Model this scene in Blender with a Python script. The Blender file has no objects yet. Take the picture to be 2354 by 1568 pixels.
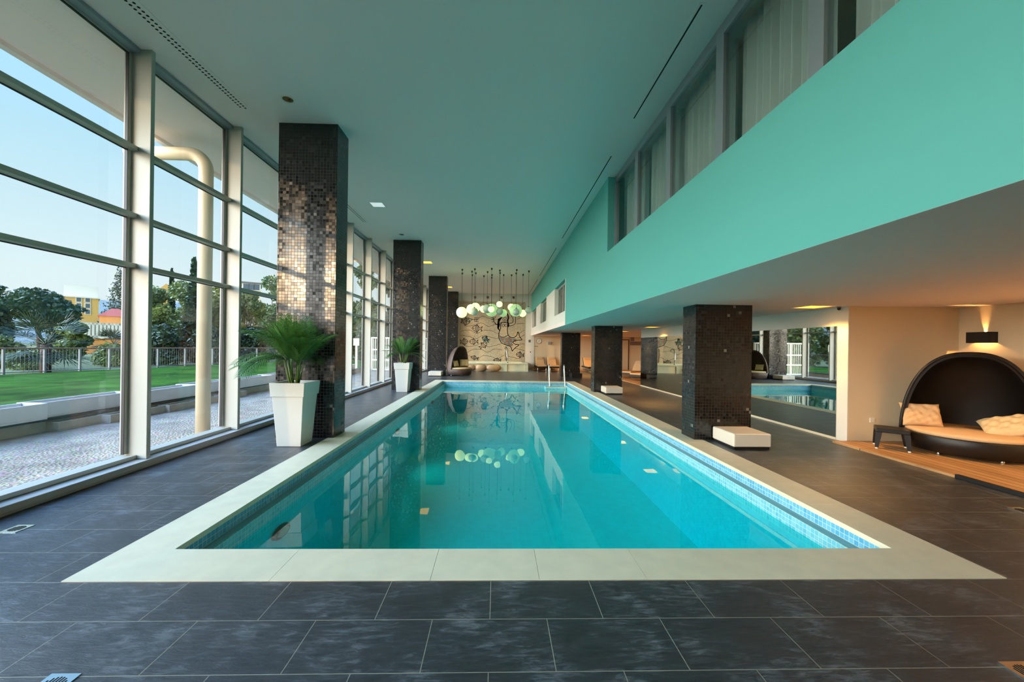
import bpy, math, random
from mathutils import Vector, Matrix
random.seed(7)
S = bpy.context.scene
COL = S.collection
PI = math.pi

# ------------------------------------------------------------------ camera model
F, YAW, ROLL, CX, CY = 887.5, .0281, .0135, 1168.6, 796.7
EYE = Vector((0, 0, 1.5))
def ray(u, v):
    a, b = u - CX, v - CY
    c, s = math.cos(ROLL), math.sin(ROLL)
    x, z = (a*c + b*s)/F, -(-a*s + b*c)/F
    c, s = math.cos(YAW), math.sin(YAW)
    return Vector((x*c + s, -x*s + c, z))
def P(u, v, ax, val):
    """point of the place seen at photo pixel u,v on the plane ax = val"""
    d = ray(u, v); i = 'XYZ'.index(ax)
    return EYE + d*((val - EYE[i])/d[i])

# ------------------------------------------------------------------ materials
def srgb(r, g, b):
    f = lambda c: (c/255/12.92) if c/255 <= .04045 else ((c/255 + .055)/1.055)**2.4
    return (f(r), f(g), f(b), 1)
def new_mat(name):
    m = bpy.data.materials.new(name); m.use_nodes = True
    nt = m.node_tree
    return m, nt, nt.nodes, nt.links, nt.nodes['Principled BSDF']
def val(x): return x
def mat(name, col, rough=.6, metal=0, spec=.5, bump=0, bscale=40, var=0, vscale=6, coat=0, stretch=None):
    m, nt, N, L, b = new_mat(name)
    c = srgb(*col)
    b.inputs['Base Color'].default_value = c
    b.inputs['Roughness'].default_value = rough
    b.inputs['Metallic'].default_value = metal
    b.inputs['Specular IOR Level'].default_value = spec
    b.inputs['Coat Weight'].default_value = coat
    tc = N.new('ShaderNodeTexCoord')
    vec = tc.outputs['Object']
    if stretch:
        mp = N.new('ShaderNodeMapping'); mp.inputs['Scale'].default_value = stretch
        L.new(vec, mp.inputs[0]); vec = mp.outputs[0]
    if var:
        n = N.new('ShaderNodeTexNoise'); n.inputs['Scale'].default_value = vscale; n.inputs['Detail'].default_value = 6
        L.new(vec, n.inputs[0])
        r = N.new('ShaderNodeValToRGB')
        r.color_ramp.elements[0].position = .3; r.color_ramp.elements[1].position = .7
        r.color_ramp.elements[0].color = tuple(x*(1-var) for x in c[:3]) + (1,)
        r.color_ramp.elements[1].color = tuple(min(1, x*(1+var)) for x in c[:3]) + (1,)
        L.new(n.outputs[0], r.inputs[0]); L.new(r.outputs[0], b.inputs['Base Color'])
    if bump:
        n = N.new('ShaderNodeTexNoise'); n.inputs['Scale'].default_value = bscale; n.inputs['Detail'].default_value = 4
        L.new(vec, n.inputs[0])
        bp = N.new('ShaderNodeBump'); bp.inputs['Strength'].default_value = bump; bp.inputs['Distance'].default_value = .02
        L.new(n.outputs[0], bp.inputs['Height']); L.new(bp.outputs[0], b.inputs['Normal'])
    return m
def emis(name, col, strength):
    m, nt, N, L, b = new_mat(name)
    c = srgb(*col)
    b.inputs['Base Color'].default_value = c
    b.inputs['Emission Color'].default_value = c
    b.inputs['Emission Strength'].default_value = strength
    return m
def schlick(N, L, f0, nrm=None):
    lw = N.new('ShaderNodeLayerWeight'); lw.inputs['Blend'].default_value = .5
    if nrm: L.new(nrm, lw.inputs['Normal'])
    p = N.new('ShaderNodeMath'); p.operation = 'POWER'; p.inputs[1].default_value = 5; L.new(lw.outputs['Facing'], p.inputs[0])
    m = N.new('ShaderNodeMath'); m.operation = 'MULTIPLY_ADD'; m.inputs[1].default_value = 1-f0; m.inputs[2].default_value = f0; L.new(p.outputs[0], m.inputs[0])
    return m
def glass(name, tint=(240, 248, 246), ior=1.45, rough=0.0, facing=None):
    m, nt, N, L, b = new_mat(name)
    N.remove(b)
    t = N.new('ShaderNodeBsdfTransparent'); t.inputs[0].default_value = srgb(*tint)
    g = N.new('ShaderNodeBsdfGlossy'); g.inputs['Roughness'].default_value = rough
    f = schlick(N, L, ((ior-1)/(ior+1))**2)
    mx = N.new('ShaderNodeMixShader')
    L.new(f.outputs[0], mx.inputs[0]); L.new(t.outputs[0], mx.inputs[1]); L.new(g.outputs[0], mx.inputs[2])
    L.new(mx.outputs[0], N['Material Output'].inputs[0])
    return m
def tiles(name, size, cols, grout, gw=.09, rough=.2, metal=0, off=(0, 0, 0), bump=.3, spec=.5, roughvar=0, tilt=0):
    """square mosaic that lies right on every face of a box: a 3-D grid, lines only across the face"""
    m, nt, N, L, b = new_mat(name)
    tc = N.new('ShaderNodeTexCoord')
    mp = N.new('ShaderNodeMapping'); mp.inputs['Location'].default_value = off
    L.new(tc.outputs['Object'], mp.inputs[0])
    sc = N.new('ShaderNodeVectorMath'); sc.operation = 'SCALE'; sc.inputs['Scale'].default_value = 1/size
    L.new(mp.outputs[0], sc.inputs[0])
    fl = N.new('ShaderNodeVectorMath'); fl.operation = 'FLOOR'; L.new(sc.outputs[0], fl.inputs[0])
    fr = N.new('ShaderNodeVectorMath'); fr.operation = 'FRACTION'; L.new(sc.outputs[0], fr.inputs[0])
    sx = N.new('ShaderNodeSeparateXYZ'); L.new(fr.outputs[0], sx.inputs[0])
    nn = N.new('ShaderNodeVectorMath'); nn.operation = 'ABSOLUTE'; L.new(tc.outputs['Normal'], nn.inputs[0])
    sn = N.new('ShaderNodeSeparateXYZ'); L.new(nn.outputs[0], sn.inputs[0])
    tot = None
    for i in range(3):
        a = N.new('ShaderNodeMath'); a.operation = 'LESS_THAN'; a.inputs[1].default_value = gw; L.new(sx.outputs[i], a.inputs[0])
        k = N.new('ShaderNodeMath'); k.operation = 'LESS_THAN'; k.inputs[1].default_value = .7; L.new(sn.outputs[i], k.inputs[0])
        p = N.new('ShaderNodeMath'); p.operation = 'MULTIPLY'; L.new(a.outputs[0], p.inputs[0]); L.new(k.outputs[0], p.inputs[1])
        if tot is None: tot = p
        else:
            q = N.new('ShaderNodeMath'); q.operation = 'MAXIMUM'; L.new(tot.outputs[0], q.inputs[0]); L.new(p.outputs[0], q.inputs[1]); tot = q
    wn = N.new('ShaderNodeTexWhiteNoise'); L.new(fl.outputs[0], wn.inputs[0])
    cr = N.new('ShaderNodeValToRGB'); cr.color_ramp.interpolation = 'CONSTANT'
    e = cr.color_ramp.elements
    while len(e) < len(cols): e.new(.5)
    for i, (pos, c) in enumerate(cols): e[i].position = pos; e[i].color = srgb(*c)
    L.new(wn.outputs['Value'], cr.inputs[0])
    mx = N.new('ShaderNodeMix'); mx.data_type = 'RGBA'
    L.new(tot.outputs[0], mx.inputs['Factor']); L.new(cr.outputs[0], mx.inputs['A']); mx.inputs['B'].default_value = srgb(*grout)
    L.new(mx.outputs['Result'], b.inputs['Base Color'])
    b.inputs['Specular IOR Level'].default_value = spec
    rr = N.new('ShaderNodeMath'); rr.operation = 'MULTIPLY_ADD'; rr.inputs[1].default_value = roughvar; rr.inputs[2].default_value = rough
    sp = N.new('ShaderNodeSeparateColor'); L.new(wn.outputs['Color'], sp.inputs[0]); L.new(sp.outputs[1], rr.inputs[0])
    r2 = N.new('ShaderNodeMath'); r2.operation = 'MAXIMUM'; L.new(rr.outputs[0], r2.inputs[0])
    g2 = N.new('ShaderNodeMath'); g2.operation = 'MULTIPLY'; g2.inputs[1].default_value = .8; L.new(tot.outputs[0], g2.inputs[0]); L.new(g2.outputs[0], r2.inputs[1])
    L.new(r2.outputs[0], b.inputs['Roughness'])
    if metal:
        mm = N.new('ShaderNodeMath'); mm.operation = 'SUBTRACT'; mm.inputs[0].default_value = metal; L.new(tot.outputs[0], mm.inputs[1]); mm.use_clamp = True
        L.new(mm.outputs[0], b.inputs['Metallic'])
    iv = N.new('ShaderNodeMath'); iv.operation = 'SUBTRACT'; iv.inputs[0].default_value = 1; L.new(tot.outputs[0], iv.inputs[1])
    bp = N.new('ShaderNodeBump'); bp.inputs['Strength'].default_value = bump; bp.inputs['Distance'].default_value = .003
    L.new(iv.outputs[0], bp.inputs['Height'])
    if tilt:
        # every tessera is set at a slightly different slant
        s1 = N.new('ShaderNodeVectorMath'); s1.operation = 'SUBTRACT'; s1.inputs[1].default_value = (.5, .5, .5); L.new(wn.outputs['Color'], s1.inputs[0])
        s2 = N.new('ShaderNodeVectorMath'); s2.operation = 'SCALE'; s2.inputs['Scale'].default_value = tilt; L.new(s1.outputs[0], s2.inputs[0])
        s3 = N.new('ShaderNodeVectorMath'); s3.operation = 'ADD'; L.new(bp.outputs[0], s3.inputs[0]); L.new(s2.outputs[0], s3.inputs[1])
        s4 = N.new('ShaderNodeVectorMath'); s4.operation = 'NORMALIZE'; L.new(s3.outputs[0], s4.inputs[0])
        L.new(s4.outputs[0], b.inputs['Normal'])
    else:
        L.new(bp.outputs[0], b.inputs['Normal'])
    return m

def slate_floor():
    m, nt, N, L, b = new_mat('slate_floor_tiles')
    tc = N.new('ShaderNodeTexCoord')
    mp = N.new('ShaderNodeMapping'); mp.inputs['Location'].default_value = (.022 + .628*40, -1.777 + .3465*40, 0)
    L.new(tc.outputs['Object'], mp.inputs[0])
    br = N.new('ShaderNodeTexBrick')
    br.offset = .5; br.offset_frequency = 2; br.squash = 1
    br.inputs['Scale'].default_value = 1
    br.inputs['Brick Width'].default_value = .628; br.inputs['Row Height'].default_value = .3465
    br.inputs['Mortar Size'].default_value = .0022; br.inputs['Mortar Smooth'].default_value = .1
    br.inputs['Bias'].default_value = 0
    br.inputs['Color1'].default_value = (1, 1, 1, 1); br.inputs['Color2'].default_value = (.6, .6, .6, 1); br.inputs['Mortar'].default_value = (0, 0, 0, 1)
    L.new(mp.outputs[0], br.inputs[0])
    # cleft streaks running aslant over each slab
    m2 = N.new('ShaderNodeMapping'); m2.inputs['Rotation'].default_value = (0, 0, -.45); m2.inputs['Scale'].default_value = (9, 34, 1)
    L.new(tc.outputs['Object'], m2.inputs[0])
    n1 = N.new('ShaderNodeTexNoise'); n1.inputs['Scale'].default_value = 1; n1.inputs['Detail'].default_value = 12; n1.inputs['Roughness'].default_value = .76; n1.inputs['Distortion'].default_value = .6
    L.new(m2.outputs[0], n1.inputs[0])
    n2 = N.new('ShaderNodeTexNoise'); n2.inputs['Scale'].default_value = 3.2; n2.inputs['Detail'].default_value = 5
    L.new(tc.outputs['Object'], n2.inputs[0])
    ml = N.new('ShaderNodeMath'); ml.operation = 'MULTIPLY_ADD'; ml.inputs[1].default_value = .35; L.new(n2.outputs[0], ml.inputs[0])
    mq = N.new('ShaderNodeMath'); mq.operation = 'MULTIPLY'; mq.inputs[1].default_value = .65; L.new(n1.outputs[0], mq.inputs[0]); L.new(mq.outputs[0], ml.inputs[2])
    cr = N.new('ShaderNodeValToRGB')
    e = cr.color_ramp.elements
    e[0].position = .36; e[0].color = srgb(20, 24, 30)
    e[1].position = .72; e[1].color = srgb(136, 142, 148)
    k = e.new(.52); k.color = srgb(44, 50, 58)
    L.new(ml.outputs[0], cr.inputs[0])
    mx = N.new('ShaderNodeMix'); mx.data_type = 'RGBA'
    L.new(br.outputs['Fac'], mx.inputs['Factor']); L.new(cr.outputs[0], mx.inputs['A']); mx.inputs['B'].default_value = srgb(150, 146, 128)
    L.new(mx.outputs['Result'], b.inputs['Base Color'])
    rr = N.new('ShaderNodeMapRange'); rr.inputs['To Min'].default_value = .22; rr.inputs['To Max'].default_value = .4
    L.new(n1.outputs[0], rr.inputs[0]); L.new(rr.outputs[0], b.inputs['Roughness'])
    b.inputs['Specular IOR Level'].default_value = 1.0
    ad = N.new('ShaderNodeMath'); ad.operation = 'SUBTRACT'; L.new(n1.outputs[0], ad.inputs[0]); L.new(br.outputs['Fac'], ad.inputs[1])
    bp = N.new('ShaderNodeBump'); bp.inputs['Strength'].default_value = .45; bp.inputs['Distance'].default_value = .012
    L.new(ad.outputs[0], bp.inputs['Height']); L.new(bp.outputs[0], b.inputs['Normal'])
    return m

def planks(name, c1, c2, w=.14, axis=0, rough=.45):
    m, nt, N, L, b = new_mat(name)
    tc = N.new('ShaderNodeTexCoord')
    mp = N.new('ShaderNodeMapping')
    if axis == 0: mp.inputs['Rotation'].default_value = (0, 0, PI/2)
    L.new(tc.outputs['Object'], mp.inputs[0])
    br = N.new('ShaderNodeTexBrick'); br.offset = .37; br.offset_frequency = 1
    br.inputs['Scale'].default_value = 1; br.inputs['Brick Width'].default_value = 2.4; br.inputs['Row Height'].default_value = w
    br.inputs['Mortar Size'].default_value = .006; br.inputs['Color1'].default_value = srgb(*c1); br.inputs['Color2'].default_value = srgb(*c2)
    br.inputs['Mortar'].default_value = srgb(40, 28, 20)
    L.new(mp.outputs[0], br.inputs[0])
    n = N.new('ShaderNodeTexNoise'); n.inputs['Scale'].default_value = 1; n.inputs['Detail'].default_value = 7
    m2 = N.new('ShaderNodeMapping'); m2.inputs['Scale'].default_value = (1.5, 40, 1); L.new(mp.outputs[0], m2.inputs[0]); L.new(m2.outputs[0], n.inputs[0])
    mx = N.new('ShaderNodeMix'); mx.data_type = 'RGBA'; mx.blend_type = 'MULTIPLY'; mx.inputs['Factor'].default_value = .7
    cr = N.new('ShaderNodeValToRGB'); cr.color_ramp.elements[0].position = .3; cr.color_ramp.elements[0].color = (.35, .3, .28, 1); cr.color_ramp.elements[1].position = .62
    L.new(n.outputs[0], cr.inputs[0]); L.new(br.outputs['Color'], mx.inputs['A']); L.new(cr.outputs[0], mx.inputs['B'])
    L.new(mx.outputs['Result'], b.inputs['Base Color']); b.inputs['Roughness'].default_value = rough
    return m
def wicker(name, col, rough=.45):
    m, nt, N, L, b = new_mat(name)
    tc = N.new('ShaderNodeTexCoord')
    br = N.new('ShaderNodeTexBrick'); br.inputs['Scale'].default_value = 1
    br.inputs['Brick Width'].default_value = .03; br.inputs['Row Height'].default_value = .012; br.inputs['Mortar Size'].default_value = .0018
    c = srgb(*col); d = tuple(x*.55 for x in c[:3]) + (1,)
    br.inputs['Color1'].default_value = c; br.inputs['Color2'].default_value = d; br.inputs['Mortar'].default_value = tuple(x*.15 for x in c[:3]) + (1,)
    sx = N.new('ShaderNodeSeparateXYZ'); L.new(tc.outputs['Object'], sx.inputs[0])
    at = N.new('ShaderNodeMath'); at.operation = 'ARCTAN2'; L.new(sx.outputs[1], at.inputs[0]); L.new(sx.outputs[0], at.inputs[1])
    ms = N.new('ShaderNodeMath'); ms.operation = 'MULTIPLY'; ms.inputs[1].default_value = .7; L.new(at.outputs[0], ms.inputs[0])
    cx = N.new('ShaderNodeCombineXYZ'); L.new(ms.outputs[0], cx.inputs[0]); L.new(sx.outputs[2], cx.inputs[1])
    L.new(cx.outputs[0], br.inputs[0])
    L.new(br.outputs['Color'], b.inputs['Base Color']); b.inputs['Roughness'].default_value = rough
    iv = N.new('ShaderNodeMath'); iv.operation = 'SUBTRACT'; iv.inputs[0].default_value = 1; L.new(br.outputs['Fac'], iv.inputs[1])
    bp = N.new('ShaderNodeBump'); bp.inputs['Strength'].default_value = .5; bp.inputs['Distance'].default_value = .004; L.new(iv.outputs[0], bp.inputs['Height']); L.new(bp.outputs[0], b.inputs['Normal'])
    return m
def leafmat(name, c1, c2, trans=.25):
    m, nt, N, L, b = new_mat(name)
    g = N.new('ShaderNodeTexCoord'); n = N.new('ShaderNodeTexNoise'); n.inputs['Scale'].default_value = 1.3; n.inputs['Detail'].default_value = 5
    L.new(g.outputs['Object'], n.inputs[0])
    r = N.new('ShaderNodeValToRGB'); r.color_ramp.elements[0].position = .35; r.color_ramp.elements[1].position = .65
    r.color_ramp.elements[0].color = srgb(*c1); r.color_ramp.elements[1].color = srgb(*c2)
    L.new(n.outputs[0], r.inputs[0]); L.new(r.outputs[0], b.inputs['Base Color'])
    b.inputs['Roughness'].default_value = .5
    if trans:
        t = N.new('ShaderNodeBsdfTranslucent'); L.new(r.outputs[0], t.inputs[0])
        mx = N.new('ShaderNodeMixShader'); mx.inputs[0].default_value = trans
        L.new(b.outputs[0], mx.inputs[1]); L.new(t.outputs[0], mx.inputs[2]); L.new(mx.outputs[0], N['Material Output'].inputs[0])
    return m
def water():
    m, nt, N, L, b = new_mat('pool_water')
    N.remove(b)
    tc = N.new('ShaderNodeTexCoord')
    n = N.new('ShaderNodeTexNoise'); n.inputs['Scale'].default_value = 1.1; n.inputs['Detail'].default_value = 2
    L.new(tc.outputs['Object'], n.inputs[0])
    bp = N.new('ShaderNodeBump'); bp.inputs['Strength'].default_value = .055; bp.inputs['Distance'].default_value = .05; L.new(n.outputs[0], bp.inputs['Height'])
    t = N.new('ShaderNodeBsdfTransparent'); t.inputs[0].default_value = (.08, .96, .96, 1)
    g = N.new('ShaderNodeBsdfGlossy'); g.inputs['Roughness'].default_value = .0; g.inputs[0].default_value = (.9, 1, .97, 1); L.new(bp.outputs[0], g.inputs['Normal'])
    f = schlick(N, L, .03, bp.outputs[0])
    mx = N.new('ShaderNodeMixShader'); L.new(f.outputs[0], mx.inputs[0]); L.new(t.outputs[0], mx.inputs[1]); L.new(g.outputs[0], mx.inputs[2])
    L.new(mx.outputs[0], N['Material Output'].inputs[0])
    return m
def grassmat():
    m, nt, N, L, b = new_mat('lawn')
    tc = N.new('ShaderNodeTexCoord')
    n = N.new('ShaderNodeTexNoise'); n.inputs['Scale'].default_value = .5; n.inputs['Detail'].default_value = 8; n.inputs['Roughness'].default_value = .7
    L.new(tc.outputs['Object'], n.inputs[0])
    r = N.new('ShaderNodeValToRGB'); r.color_ramp.elements[0].position = .38; r.color_ramp.elements[1].position = .66
    r.color_ramp.elements[0].color = srgb(26, 58, 16); r.color_ramp.elements[1].color = srgb(66, 112, 34)
    L.new(n.outputs[0], r.inputs[0]); L.new(r.outputs[0], b.inputs['Base Color']); b.inputs['Roughness'].default_value = 1; b.inputs['Specular IOR Level'].default_value = .05
    return m
def gravelmat():
    m, nt, N, L, b = new_mat('gravel')
    tc = N.new('ShaderNodeTexCoord')
    v = N.new('ShaderNodeTexVoronoi'); v.inputs['Scale'].default_value = 28; L.new(tc.outputs['Object'], v.inputs[0])
    n = N.new('ShaderNodeTexNoise'); n.inputs['Scale'].default_value = 2.5; n.inputs['Detail'].default_value = 6; L.new(tc.outputs['Object'], n.inputs[0])
    r = N.new('ShaderNodeValToRGB'); r.color_ramp.elements[0].position = .3; r.color_ramp.elements[1].position = .7
    r.color_ramp.elements[0].color = srgb(150, 134, 116); r.color_ramp.elements[1].color = srgb(204, 182, 158)
    L.new(n.outputs[0], r.inputs[0])
    mx = N.new('ShaderNodeMix'); mx.data_type = 'RGBA'; mx.blend_type = 'MULTIPLY'; mx.inputs['Factor'].default_value = .35
    L.new(r.outputs[0], mx.inputs['A']); L.new(v.outputs['Color'], mx.inputs['B']); L.new(mx.outputs['Result'], b.inputs['Base Color'])
    bp = N.new('ShaderNodeBump'); bp.inputs['Strength'].default_value = .6; bp.inputs['Distance'].default_value = .03; L.new(v.outputs['Distance'], bp.inputs['Height']); L.new(bp.outputs[0], b.inputs['Normal'])
    b.inputs['Roughness'].default_value = .9
    return m

MT = {}
MT['ceiling'] = mat('ceiling_plaster', (248, 230, 220), .85, bump=.05, bscale=60)
MT['white'] = mat('white_plaster', (232, 228, 216), .8, bump=.04, bscale=50)
MT['tan'] = mat('cream_plaster', (228, 208, 172), .8, bump=.04, bscale=50)
MT['lampring'] = mat('green_lamp_ring', (40, 150, 138), .4)
MT['rear'] = mat('dark_stone_wall', (46, 42, 40), .6)
MT['teal'] = mat('turquoise_paint', (92, 178, 168), .62, bump=.03, bscale=70)
MT['frame'] = mat('white_window_enamel', (182, 179, 166), .35)
MT['frame_dark'] = mat('rubber_gasket', (24, 24, 30), .5)
MT['sill'] = mat('pale_grey_enamel', (184, 178, 172), .4)
MT['alu'] = mat('satin_aluminium', (176, 178, 182), .35, .7)
MT['coping'] = mat('cream_limestone', (232, 220, 190), .42, var=.05, vscale=7, bump=.03, bscale=30)
MT['black'] = mat('black_slot', (12, 12, 12), .8)
MT['glass'] = glass('window_glass', (252, 254, 254))
MT['glass_dim'] = glass('gallery_glass', (236, 244, 240), 1.5)
MT['column'] = tiles('dark_glass_mosaic', .0485, [(0, (9, 9, 9)), (.4, (14, 13, 13)), (.7, (20, 18, 17)), (.93, (30, 27, 25)), (.992, (130, 124, 116))], (48, 46, 44), .09, .1, .0, roughvar=.2, bump=.35, spec=.72, tilt=.03)
_b = MT['column'].node_tree.nodes['Principled BSDF']; _b.inputs['IOR'].default_value = 1.5; _b.inputs['Coat Weight'].default_value = .0; _b.inputs['Coat Roughness'].default_value = .12
MT['pool_rim'] = tiles('blue_rim_mosaic', .045, [(0, (96, 176, 214)), (.4, (110, 188, 220)), (.75, (124, 198, 226))], (206, 226, 214), .1, .2)
MT['pool_curb'] = tiles('pale_blue_curb_mosaic', .045, [(0, (126, 206, 222)), (.5, (142, 214, 226)), (.8, (112, 196, 216))], (204, 228, 206), .1, .2)
MT['pool_wall'] = tiles('pool_wall_mosaic', .05, [(0, (60, 200, 214)), (.5, (70, 206, 218))], (110, 215, 220), .06, .3, bump=.1)
MT['pool_floor'] = tiles('pool_floor_mosaic', .1, [(0, (44, 218, 214)), (.5, (50, 222, 218))], (90, 230, 226), .06, .3, bump=.1)
MT['gutter'] = mat('gutter_grey_mosaic', (120, 170, 178), .35, bump=.1, var=.15, vscale=3, stretch=(14, .6, 1))
MT['water'] = water()
MT['slate'] = slate_floor()
MT['deck'] = planks('teak_deck', (214, 168, 116), (196, 150, 100), .13)
MT['steel'] = mat('polished_steel', (214, 214, 206), .14, 1)
MT['planter'] = mat('matte_white_resin', (218, 214, 204), .45)
MT['soil'] = mat('potting_soil', (70, 46, 30), .95, bump=.8, bscale=60)
MT['frond'] = leafmat('palm_frond', (38, 84, 30), (96, 148, 60), .35)
MT['stem'] = mat('palm_stem', (108, 132, 54), .55, var=.25, vscale=14)
MT['pouf'] = mat('white_leatherette', (226, 216, 198), .42, bump=.05, bscale=90)
MT['pouf_black'] = mat('black_leatherette', (20, 20, 22), .4)
MT['wick_dark'] = wicker('dark_wicker', (22, 16, 12))
MT['wick_brown'] = wicker('brown_wicker', (124, 100, 88))
MT['fabric'] = mat('cream_canvas', (208, 184, 140), .85, bump=.15, bscale=120)
MT['fabric2'] = mat('beige_canvas', (214, 176, 130), .85, bump=.15, bscale=120)
MT['black_metal'] = mat('black_metal', (26, 25, 24), .5, .2)
MT['mirror'] = mat('silvered_mirror', (206, 208, 200), .015, 1)
MT['mural'] = tiles('sand_mosaic', .06, [(0, (200, 182, 150)), (.5, (208, 190, 158)), (.8, (192, 174, 144))], (182, 166, 138), .08, .4, bump=.1)
MT['ink'] = mat('dark_mosaic_line', (78, 64, 60), .5)
MT['aqua'] = mat('aqua_mosaic', (104, 166, 158), .4)
MT['rust'] = mat('rust_mosaic', (170, 110, 92), .4)
MT['basin'] = mat('ivory_acrylic', (236, 230, 196), .3)
MT['peach'] = mat('peach_acrylic', (216, 172, 126), .25)
MT['curtain'] = mat('grey_green_voile', (204, 206, 208), .9)
MT['orange'] = emis('warm_lamp', (255, 176, 60), 1.4)
MT['lamp_faint'] = emis('opal_glass', (226, 238, 238), .3)  # opal panel given a faint glow of its own
MT['copper'] = mat('copper_reflector', (214, 140, 100), .2, .9)
MT['globe_on'] = emis('lit_opal_globe', (232, 255, 176), .62)
MT['globe_mid'] = emis('faint_opal_globe', (196, 236, 170), .2)
MT['globe_off'] = mat('unlit_opal_globe', (196, 212, 190), .3)
MT['cord'] = mat('grey_cord', (66, 60, 52), .6)
MT['concrete'] = mat('rough_concrete', (172, 162, 148), .9, var=.12, vscale=6, bump=.2)
MT['trough'] = mat('white_fibre_cement', (212, 212, 214), .7, var=.05)
MT['pipe'] = mat('cream_painted_pipe', (214, 198, 168), .5)
MT['grass'] = grassmat(); MT['gravel'] = gravelmat()
MT['field'] = mat('rough_ground', (92, 104, 62), .95, var=.35, vscale=.3)
MT['fence'] = mat('grey_galvanised', (130, 128, 124), .6)
MT['rail'] = mat('rusty_handrail', (156, 112, 88), .6)
MT['bark'] = mat('bark', (92, 72, 60), .95, var=.3, vscale=4, bump=.5, bscale=8)
MT['leaf_dark'] = leafmat('dark_needles', (30, 44, 28), (70, 88, 50), .1)
MT['leaf_mid'] = leafmat('broad_leaves', (58, 80, 48), (140, 152, 82), .2)
MT['leaf_yel'] = leafmat('autumn_leaves', (86, 100, 54), (178, 168, 84), .2)
MT['leaf_palm'] = leafmat('fan_palm_leaf', (26, 44, 30), (58, 80, 50), .1)
MT['ochre'] = mat('ochre_render', (226, 178, 96), .9)
MT['creamw'] = mat('cream_render', (224, 206, 178), .9)
MT['orangew'] = mat('apricot_render', (232, 158, 84), .9)
MT['redroof'] = mat('red_roof_tiles', (186, 84, 66), .8, var=.1, vscale=2)
MT['greyroof'] = mat('grey_roof', (110, 104, 104), .8)
MT['whitep'] = mat('white_paint', (236, 228, 206), .6)
MT['pane'] = mat('house_window_pane', (90, 96, 104), .2)
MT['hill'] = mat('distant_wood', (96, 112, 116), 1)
MT['screen'] = mat('grey_plastic', (140, 136, 132), .5)
MT['picture'] = mat('mauve_print', (140, 122, 116), .7)
MT['lilac'] = mat('lilac_grey_enamel', (148, 156, 160), .4)

# ------------------------------------------------------------------ mesh builder
class M:
    def __init__(s): s.v = []; s.f = []; s.m = []; s.k = 0
    def box(s, x0, x1, y0, y1, z0, z1):
        n = len(s.v)
        s.v += [(x0, y0, z0), (x1, y0, z0), (x1, y1, z0), (x0, y1, z0), (x0, y0, z1), (x1, y0, z1), (x1, y1, z1), (x0, y1, z1)]
        for q in ((0, 3, 2, 1), (4, 5, 6, 7), (0, 1, 5, 4), (1, 2, 6, 5), (2, 3, 7, 6), (3, 0, 4, 7)): s.f.append(tuple(n+i for i in q)); s.m.append(s.k)
        return s
    def poly(s, pts):
        n = len(s.v); s.v += [tuple(p) for p in pts]; s.f.append(tuple(range(n, n+len(pts)))); s.m.append(s.k); return s
    def rings(s, rs, close=True, cap=(True, True)):
        n = len(s.v); k = len(rs[0])
        for r in rs: s.v += [tuple(p) for p in r]
        for i in range(len(rs)-1):
            for j in range(k if close else k-1):
                a, b = n+i*k+j, n+i*k+(j+1) % k
                s.f.append((a, b, b+k, a+k)); s.m.append(s.k)
        if cap[0] and close: s.f.append(tuple(n+j for j in reversed(range(k)))); s.m.append(s.k)
        if cap[1] and close: s.f.append(tuple(n+(len(rs)-1)*k+j for j in range(k))); s.m.append(s.k)
        return s
    def tube(s, pts, r, seg=10, cap=True):
        pts = [Vector(p) for p in pts]; rs = []
        rad = r if isinstance(r, (list, tuple)) else [r]*len(pts)
        up = Vector((0, 0, 1)); pu = None
        for i, p in enumerate(pts):
            t = (pts[min(i+1, len(pts)-1)] - pts[max(i-1, 0)]).normalized()
            if pu is None: pu = t.orthogonal().normalized()
            a = (pu - t*pu.dot(t)); a = a.normalized() if a.length > 1e-6 else t.orthogonal().normalized(); pu = a
            b = t.cross(a)
            rs.append([p + (a*math.cos(2*PI*j/seg) + b*math.sin(2*PI*j/seg))*rad[i] for j in range(seg)])
        return s.rings(rs, cap=(cap, cap))
    def lathe(s, prof, seg=32, c=(0, 0), cap=(True, True)):
        return s.rings([[(c[0]+r*math.cos(2*PI*j/seg), c[1]+r*math.sin(2*PI*j/seg), z) for j in range(seg)] for r, z in prof], cap=cap)
    def sphere(s, c, r, seg=24, n=14, sz=1):
        return s.rings([[(c[0]+r*math.sin(PI*i/n)*math.cos(2*PI*j/seg), c[1]+r*math.sin(PI*i/n)*math.sin(2*PI*j/seg), c[2]-r*sz*math.cos(PI*i/n)) for j in range(seg)] for i in ([.02] + list(range(1, n)) + [n-.02])])
    def build(s, name, m, parent=None, bevel=0, smooth=False, loc=None, seg=2, sub=0):
        me = bpy.data.meshes.new(name); me.from_pydata(s.v, [], s.f)
        ms = m if isinstance(m, (list, tuple)) else [m]
        for x in ms: me.materials.append(MT[x])
        if len(ms) > 1: me.polygons.foreach_set('material_index', s.m)
        if smooth: me.polygons.foreach_set('use_smooth', [True]*len(me.polygons))
        me.update()
        o = bpy.data.objects.new(name, me); COL.objects.link(o)
        if parent: o.parent = parent
        if loc: o.location = loc
        if bevel:
            b = o.modifiers.new('bevel', 'BEVEL'); b.width = bevel; b.segments = seg; b.limit_method = 'ANGLE'
        if sub:
            b = o.modifiers.new('sub', 'SUBSURF'); b.levels = sub; b.render_levels = sub
        return o
def tag(o, label, cat, group=None, kind=None):
    o['label'] = label; o['category'] = cat
    if group: o['group'] = group
    if kind: o['kind'] = kind
    return o
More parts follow.
